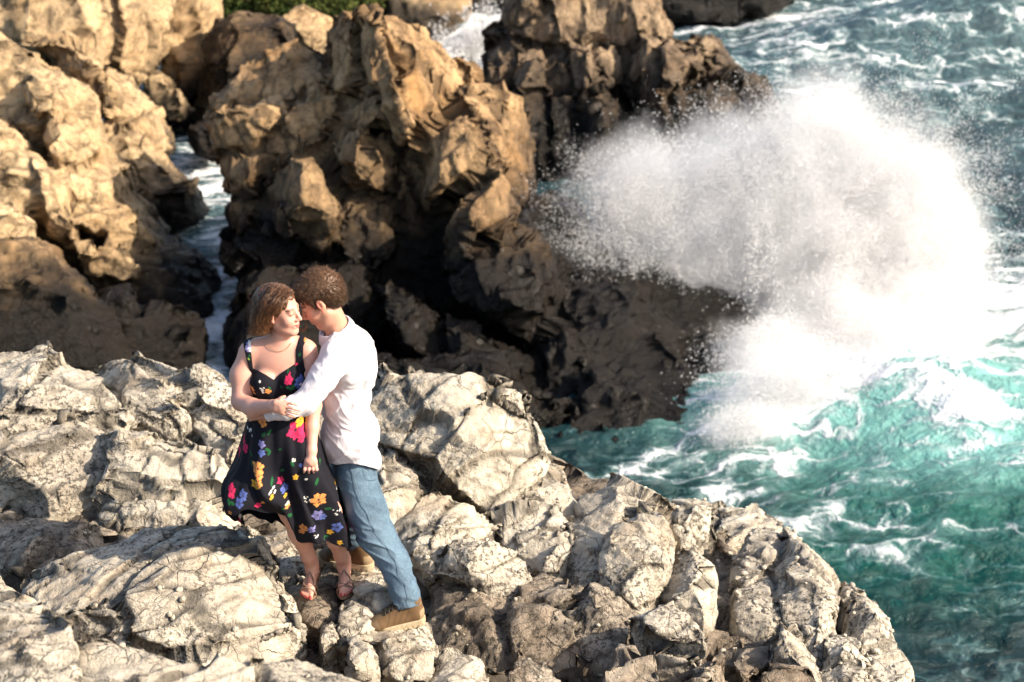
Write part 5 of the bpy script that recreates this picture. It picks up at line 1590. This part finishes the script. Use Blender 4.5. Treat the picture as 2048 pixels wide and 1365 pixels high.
# jeans
je = [ell(Mn(711, 925, 0.04), (0.104, 0.125, 0.10), 0.05)]
legF = [(Mn(712, 952, 0.0), 0.100), (Mn(734, 1022, -0.09), 0.096), (Mn(751, 1070, -0.12), 0.086), (Mn(790, 1128, -0.17), 0.073), (Y(808, 1182, 8.34), 0.064), (Y(815, 1212, 8.32), 0.067)]
legB = [(Mn(700, 940, 0.14), 0.10), (Mn(703, 1020, 0.12), 0.085), (Mn(712, 1070, 0.13), 0.074), (Y(722, 1100, 8.76), 0.066), (Y(724, 1114, 8.76), 0.068)]
je += chain(legF, 0.03) + chain(legB, 0.03)
cF = (legF[-1][0], legF[-2][0]); cB = (legB[-1][0], legB[-3][0])
def jean_clip(P):
    out = np.full(len(P), -1.0)
    for (a, b) in (cF, cB):
        d = (b - a) / np.linalg.norm(b - a)
        near = np.linalg.norm(P - a, axis=1) < 0.13
        out = np.where(near, np.maximum(out, -((P - a) @ d) + 0.0), out)
    return out
def jean_noise(P):
    w = P + 0.02 * np.stack([perlin(P * 6), perlin(P * 6 + 40), perlin(P * 6 + 80)], 1)
    a = w @ rot_axis(0, 0, 25)
    n = 1 - np.abs(perlin(a * np.array([5, 6, 20]) + 3)) * 2
    knee = np.exp(-((P[:, 2] - kneeL[2]) / 0.12) ** 2) + np.exp(-((P[:, 2] - cF[0][2] - 0.06) / 0.08) ** 2) + 0.35
    return -0.007 * np.clip(n, 0, 1) ** 2 * np.clip(knee, 0, 1.3) + 0.002
V, F = sdf_mesh(je, 0.0045, clip=jean_clip, noise=jean_noise)
V = laplace(V, F, 1, 0.4)
fade = np.zeros(len(V))
for a, b in zip(legF[:-1], legF[1:]):
    t = np.clip(((V - a[0]) @ (b[0] - a[0])) / ((b[0] - a[0]) @ (b[0] - a[0])), 0, 1)
    c = a[0] + t[:, None] * (b[0] - a[0]) + np.array([-0.02, -0.07, 0])
    fade = np.maximum(fade, np.exp(-(np.linalg.norm(V - c, axis=1) / 0.07) ** 2))
jeans = mesh_obj("jeans", V, F, M_denim, man, attrs={'fade': fade})
M_seam = simple("denim_seam", (0.10, 0.15, 0.19), 0.9)
def on_surface(px, py, VV, lift=0.002):
    q = proj(VV); k = np.where((np.abs(q[:, 0] - px) < 4) & (np.abs(q[:, 1] - py) < 4))[0]
    if len(k) == 0: return None
    i = k[np.argmin(VV[k, 1])]
    p = PY(px, py, VV[i, 1]); return p + np.array([0, -lift, 0])
def stitched(pts, r):
    P_ = [on_surface(a, b, V) for a, b in pts]
    P_ = [p for p in P_ if p is not None]
    return (spline(P_, 6 * len(P_)), r)
tube([stitched([(702, 934), (708, 955), (717, 985), (728, 1015), (742, 1045), (763, 1080), (780, 1103), (796, 1130), (808, 1160), (816, 1190), (820, 1212)], 0.0013),
      stitched([(727, 936), (731, 948), (738, 960), (756, 958)], 0.0012),
      stitched([(787, 1208), (800, 1213), (818, 1215), (835, 1211), (841, 1206)], 0.0016)], "seam", M_seam, jeans)

# boots
def boot(heel, toe, label=None):
    f = toe - heel; L_ = np.linalg.norm(f); FF = axes(f / L_, (0, 0, 1)); s_ = 1.0
    def out2(P, gr):
        Q = P * np.array([1, 1, 0])
        return np.minimum(np.minimum(cap((0, .042, 0), (0, .20, 0), .038 + gr, .050 + gr)['fn'](Q), cap((0.0, .20, 0), (0.004, .262, 0), .050 + gr, .036 + gr)['fn'](Q)), 9)
    sole = [dict(fn=lambda P: np.maximum(out2(P, 0.003) + 0.003 * (np.sin(P[:, 1] * 260) > 0.2) * (P[:, 2] < 0.012), np.abs(P[:, 2] - 0.019 - 0.18 * np.clip(P[:, 1] - 0.22, 0, 1)) - 0.019),
                 lo=np.array([-.07, -.02, -.01]), hi=np.array([.07, .32, .06]), k=0.002, op='+')]
    up = [cap((0, .050, .060), (0, .215, .046), .042, .043, 0.02), ell((0.002, .232, .044), (.050, .062, .036), 0.02),
          cap((0, .050, .075), (0, .058, .128), .043, .045, 0.02), cap((0, .085, .110), (0, .185, .066), .043, .038, 0.02)]
    Vu, Fu = sdf_mesh(in_frame(up, heel, FF, s_), 0.004)
    q = (Vu - heel) @ FF
    c = np.tile(np.array([0.125, 0.074, 0.036]), (len(Vu), 1))
    dark = (0.09, 0.055, 0.03)
    c[(q[:, 1] > 0.235 + 0.25 * (q[:, 2] - 0.045))] = (0.17, 0.115, 0.065)
    c[(q[:, 1] < 0.035) & (q[:, 2] < 0.09)] = (0.26, 0.19, 0.11)
    c[(q[:, 2] > 0.095 - 0.35 * (q[:, 1] - 0.1)) & (np.abs(q[:, 0]) < 0.024) & (q[:, 1] > 0.07)] = (0.13, 0.09, 0.05)
    for k in range(4):
        y0 = 0.10 + 0.030 * k
        band = (np.abs(q[:, 1] - y0 - 0.4 * (0.07 - q[:, 2])) < 0.0035) & (q[:, 2] > 0.045) & (np.abs(q[:, 0]) > 0.022)
        c[band] = dark
    c[(np.abs(q[:, 2] - 0.128 - 0.2 * (q[:, 1] - 0.05)) < 0.004)] = (0.20, 0.12, 0.06)
    o = mesh_obj("boot", Vu, Fu, M_boot, man, attrs={'col': c})
    Vs2, Fs2 = sdf_mesh(in_frame(sole, heel, FF, s_), 0.004)
    mesh_obj("sole", Vs2, Fs2, M_bsole, o)
    P_ = []
    LL = lambda x_, y_, z_: heel + FF @ np.array([x_, y_, z_])
    def top(y_): return 0.153 - (y_ - 0.085) * 0.45
    for k in range(6):
        y0 = 0.088 + 0.019 * k
        for sg in (-1, 1):
            P_.append((spline([LL(-0.028 * sg, y0, top(y0) - 0.004), LL(0, y0 + 0.009, top(y0 + 0.009) + 0.008), LL(0.028 * sg, y0 + 0.018, top(y0 + 0.018) - 0.004)], 8), 0.0034))
    for sg in (-1, 1):
        P_.append((spline([LL(0, 0.10, top(0.10) + 0.004), LL(0.03 * sg, 0.112, top(0.11) + 0.008), LL(0.042 * sg, 0.13, top(0.13) - 0.025), LL(0.02 * sg, 0.125, top(0.12) + 0.004)], 12), 0.0022))
    tube(P_, "lace", M_lace, o, 5)
    if False: tube([([LL(0.046 * math.cos(a), 0.060 + 0.050 * math.sin(a), 0.178) for a in np.linspace(0, 2 * math.pi, 24)], 0.009)], "boot_cuff", M_bcuff, o, 8)
M_bsole = simple("boot_sole", (0.34, 0.27, 0.17), 0.85)
M_lace = simple("boot_lace", (0.03, 0.022, 0.015), 0.7)
M_bcuff = simple("boot_cuff_cloth", (0.20, 0.13, 0.07), 0.9)
bf_h, bf_t = PZ(852, 1243, 5.115), PZ(745, 1266, 5.095)
boot(bf_h, bf_t)
br_h, br_t = PZ(748, 1140, 5.215), PZ(640, 1122, 5.215)
boot(br_h, br_t)

# hair of the man
M_mhair = hair_mat("short_brown_hair", (0.115, 0.056, 0.026), (0.065, 0.035, 0.016), 6.80, 6.62)  # lighter root colour at the top paints the sunlit crown into the hair
hp = in_frame([ell((0, -0.026, 0.050), (0.086, 0.106, 0.086), 0.02), ell((0, -0.060, 0.010), (0.080, 0.062, 0.085), 0.03), ell((0, 0.040, 0.092), (0.058, 0.045, 0.030), 0.03),
               cap((-0.068, 0.022, 0.030), (-0.070, 0.020, -0.008), 0.012, 0.006, 0.01), cap((0.068, 0.022, 0.030), (0.070, 0.020, -0.008), 0.012, 0.006, 0.01),
               ell((0, 0.128, 0.004), (0.084, 0.078, 0.082), 0.01, '-'), ell((0.09, -0.004, -0.012), (0.030, 0.028, 0.040), 0.008, '-'), ell((-0.09, -0.004, -0.012), (0.030, 0.028, 0.040), 0.008, '-'),
               ell((0, 0.05, -0.09), (0.12, 0.10, 0.06), 0.01, '-'), ell((0, -0.03, -0.115), (0.12, 0.12, 0.05), 0.01, '-')], mO, mR, hs_m)
V, F = sdf_mesh(hp, 0.004, noise=lambda P: 0.004 * perlin(P * 60) + 0.003 * perlin(P * 120))
mh = mesh_obj("hair", V, F, M_mhair, man)
Nn = vnormals(V, F)
ql = ((V - mO) @ mR) / hs_m
outer = (((ql - np.array([0, -0.02, 0.02])) * (Nn @ mR)).sum(1) > 0.03)
ids = np.where(outer)[0]
tufts = []
flow = mR @ np.array([0.0, 0.6, -0.15])
for i in rg.choice(ids, 7000):
    p = V[i]; n_ = Nn[i]
    d = n_ * 0.22 + 0.75 * (flow if ql[i, 2] > 0.05 else mR @ np.array([0, -0.5, -0.8])) + rg.normal(size=3) * 0.28
    d /= np.linalg.norm(d); ln = 0.008 + 0.009 * rg.rand()
    tufts.append(([p - d * 0.003, p + d * ln * 0.6, p + d * ln + n_ * 0.002], [0.0009, 0.0008, 0.0003]))
tube(tufts, "strand", M_mhair, mh, 3)
print("man done")

# ================================================================== SPRAY
def spray_mat(name, dens_scale):
    m, nt, out = newmat(name)
    g = N(nt)
    d = g.n("ShaderNodeBsdfDiffuse"); t = g.n("ShaderNodeBsdfTranslucent")
    d.inputs[0].default_value = (0.88, 0.88, 0.875, 1); t.inputs[0].default_value = (0.88, 0.88, 0.875, 1)
    mx = g.n("ShaderNodeMixShader"); mx.inputs[0].default_value = 0.5
    g.l(d.outputs[0], mx.inputs[1]); g.l(t.outputs[0], mx.inputs[2]); g.l(mx.outputs[0], out.inputs[0])
    return m
M_drop = spray_mat("sea_spray", 1)

OCT = np.array([[1, 0, 0], [-1, 0, 0], [0, 1, 0], [0, -1, 0], [0, 0, 1], [0, 0, -1]], float)
OF = np.array([[0, 2, 4], [2, 1, 4], [1, 3, 4], [3, 0, 4], [2, 0, 5], [1, 2, 5], [3, 1, 5], [0, 3, 5]])
def drops(P, r, rg):
    n = len(P)
    S = r[:, None, None] * OCT[None] * (0.7 + 0.6 * rg.rand(n, 6, 1))
    V = (P[:, None, :] + S).reshape(-1, 3)
    F = (np.arange(n)[:, None, None] * 6 + OF[None]).reshape(-1, 3)
    return V, F

def plume(blobs, rg, nbase, edge=1.0):
    out = []; rad = []
    for (px, py, D, rx, ry, rz, dens) in blobs:
        c = PD(px, py, D)
        n = int(nbase * dens * (rx * ry * rz) ** 0.75)
        d = rg.normal(size=(n, 3)); d /= np.linalg.norm(d, axis=1)[:, None]
        rr = np.abs(rg.normal(size=n)) * 0.42 + rg.rand(n) ** 0.5 * 0.35
        P = c + d * rr[:, None] * np.array([rx, ry, rz]) * 1.15
        k = fbm(P * 1.5, 3)
        keep = (k + 0.9 - rr * 0.9 + 0.3 * rg.rand(n)) > 0.3
        P = P[keep]; rr = rr[keep]
        out.append(P)
        rad.append((0.004 + 0.009 * rg.rand(len(P)) ** 3) * (1.15 - 0.25 * rr))
    P = np.concatenate(out); r = np.concatenate(rad)
    k = P[:, 2] > 0.1
    return P[k], r[k]

rg = np.random.RandomState(11)
BL = [(1300, 400, 27.5, 1.15, 0.9, 1.0, 1.0), (1480, 380, 27.5, 1.3, 1.1, 1.15, 1.2), (1650, 340, 27.4, 1.3, 1.1, 1.2, 1.2), (1780, 430, 27, 1.15, 1.0, 1.3, 1.2),
      (1830, 560, 26.6, 0.95, 1.0, 1.2, 1.1), (1650, 520, 26.8, 1.3, 1.1, 1.2, 1.3), (1440, 500, 27.0, 1.2, 0.9, 0.8, 1.1), (1690, 680, 25.9, 1.25, 1.1, 1.0, 1.2),
      (1560, 780, 25.2, 0.95, 0.9, 0.75, 1.0), (1640, 240, 27.6, 0.9, 0.8, 0.75, 0.7), (1240, 460, 27.6, 0.7, 0.6, 0.6, 0.7), (1800, 720, 26.0, 0.8, 0.8, 0.6, 0.7), (1490, 850, 23.3, 0.7, 0.5, 0.35, 0.7),
      (1600, 780, 23.9, 1.2, 0.7, 0.6, 1.1), (1760, 770, 24.1, 1.0, 0.7, 0.5, 0.9), (1540, 700, 25.0, 0.8, 0.6, 0.6, 1.0), (1880, 640, 26.4, 0.6, 0.7, 0.8, 0.7), (1900, 790, 24.0, 0.9, 0.6, 0.4, 0.6), (1890, 480, 26.8, 0.6, 0.8, 0.9, 0.8), (1850, 720, 24.9, 0.8, 0.8, 0.7, 0.8)]
P, r = plume(BL, rg, 52000)
# jets thrown up and outwards from the rocks, breaking into beads
JP = []; JR = []
for j in range(640):
    w = rg.rand()
    if w < 0.45: o = PD(1215 + 330 * rg.rand(), 560 + 60 * rg.rand(), 26.9 + 0.5 * rg.normal() * 0.6)
    else: o = PD(1480 + 380 * rg.rand(), 640 - 330 * rg.rand() ** 2, 26.6 + 0.5 * rg.normal())
    th = R(175 - 165 * rg.rand()) if w < 0.45 else R(120 - 150 * rg.rand())
    sp_ = (1.3 + 1.3 * rg.rand()) if w < 0.45 else (1.0 + 1.3 * rg.rand())
    vx, vz, vy = math.cos(th) * sp_, math.sin(th) * sp_ * 1.1 + 0.3, rg.normal() * 0.35
    n = int(260 + 300 * rg.rand())
    t = rg.rand(n) ** 0.8
    spread = 0.015 + 0.085 * t
    q = o + np.stack([vx * t, vy * t, vz * t - 0.75 * t * t], 1) + rg.normal(size=(n, 3)) * spread[:, None]
    JP.append(q); JR.append((0.0025 + 0.007 * rg.rand(n) ** 3) * (1.2 - 0.4 * t))
Q = np.concatenate(JP); QR = np.concatenate(JR)
k = Q[:, 2] > 0.1; Q = Q[k]; QR = QR[k]
V, F = drops(np.concatenate([P, Q]), np.concatenate([r, QR]), rg)
print("spray drops", len(P) + len(Q))
spray = mesh_obj("sea_spray", V, F.astype(np.int32), M_drop, smooth=True)
tag(spray, "huge white burst of spray from the wave breaking on the rocks", "spray", None, 'stuff')
# the small far burst between the two stacks
P, r = plume([(960, 90, 41, 1.0, 0.8, 0.8, 1.2), (905, 120, 40.5, 0.6, 0.6, 0.5, 1.0), (975, 140, 40.0, 0.5, 0.5, 0.7, 0.8)], rg, 30000)
V, F = drops(P, r * 1.8, rg)
s2 = mesh_obj("sea_spray", V, F.astype(np.int32), M_drop)
tag(s2, "small distant burst of spray seen between the two stacks", "spray", None, 'stuff')

# mist that hangs in the burst
def mist(name, blobs, lo, hi, dens):
    m, nt, out = newmat(name)
    g = N(nt)
    p = g.pos()
    acc = None
    for (px, py, D, rx, ry, rz, w) in blobs:
        c = PD(px, py, D)
        s = g.n("ShaderNodeVectorMath", operation='SUBTRACT'); g.l(p, s.inputs[0]); s.inputs[1].default_value = tuple(c)
        s2_ = g.scalev(s.outputs[0], (1 / rx, 1 / ry, 1 / rz))
        ln = g.n("ShaderNodeVectorMath", operation='LENGTH'); g.l(s2_, ln.inputs[0])
        q = g.math('SUBTRACT', 1.28, ln.outputs['Value'])
        acc = q if acc is None else g.math('MAXIMUM', acc, q)
    nz = g.noise(p, 1.5, 5, 0.62)
    v = g.math('ADD', acc, g.math('MULTIPLY', g.math('SUBTRACT', nz, 0.5), 1.7))
    v = g.ramp(v, 0.15, 0.9, 0.0, dens)
    pv = g.n("ShaderNodeVolumePrincipled")
    pv.inputs['Color'].default_value = (0.985, 0.985, 0.985, 1)
    pv.inputs['Anisotropy'].default_value = 0.2
    g.l(v, pv.inputs['Density'])
    g.l(pv.outputs[0], out.inputs['Volume'])
    b0, b1 = np.array(lo), np.array(hi)
    X = [(b0[0] if i & 1 == 0 else b1[0], b0[1] if i & 2 == 0 else b1[1], b0[2] if i & 4 == 0 else b1[2]) for i in range(8)]
    Fq = [(0, 2, 3, 1), (4, 5, 7, 6), (0, 1, 5, 4), (2, 6, 7, 3), (0, 4, 6, 2), (1, 3, 7, 5)]
    return mesh_obj("mist", np.array(X), Fq, m, smooth=False)
cs = np.array([PD(b[0], b[1], b[2]) for b in BL])
rs = np.array([b[3:6] for b in BL])
mo = mist("spray_mist", BL, (cs - rs * 1.5).min(0), (cs + rs * 1.5).max(0), 1.6)
tag(mo, "white mist hanging in the breaking wave", "mist", None, 'stuff')
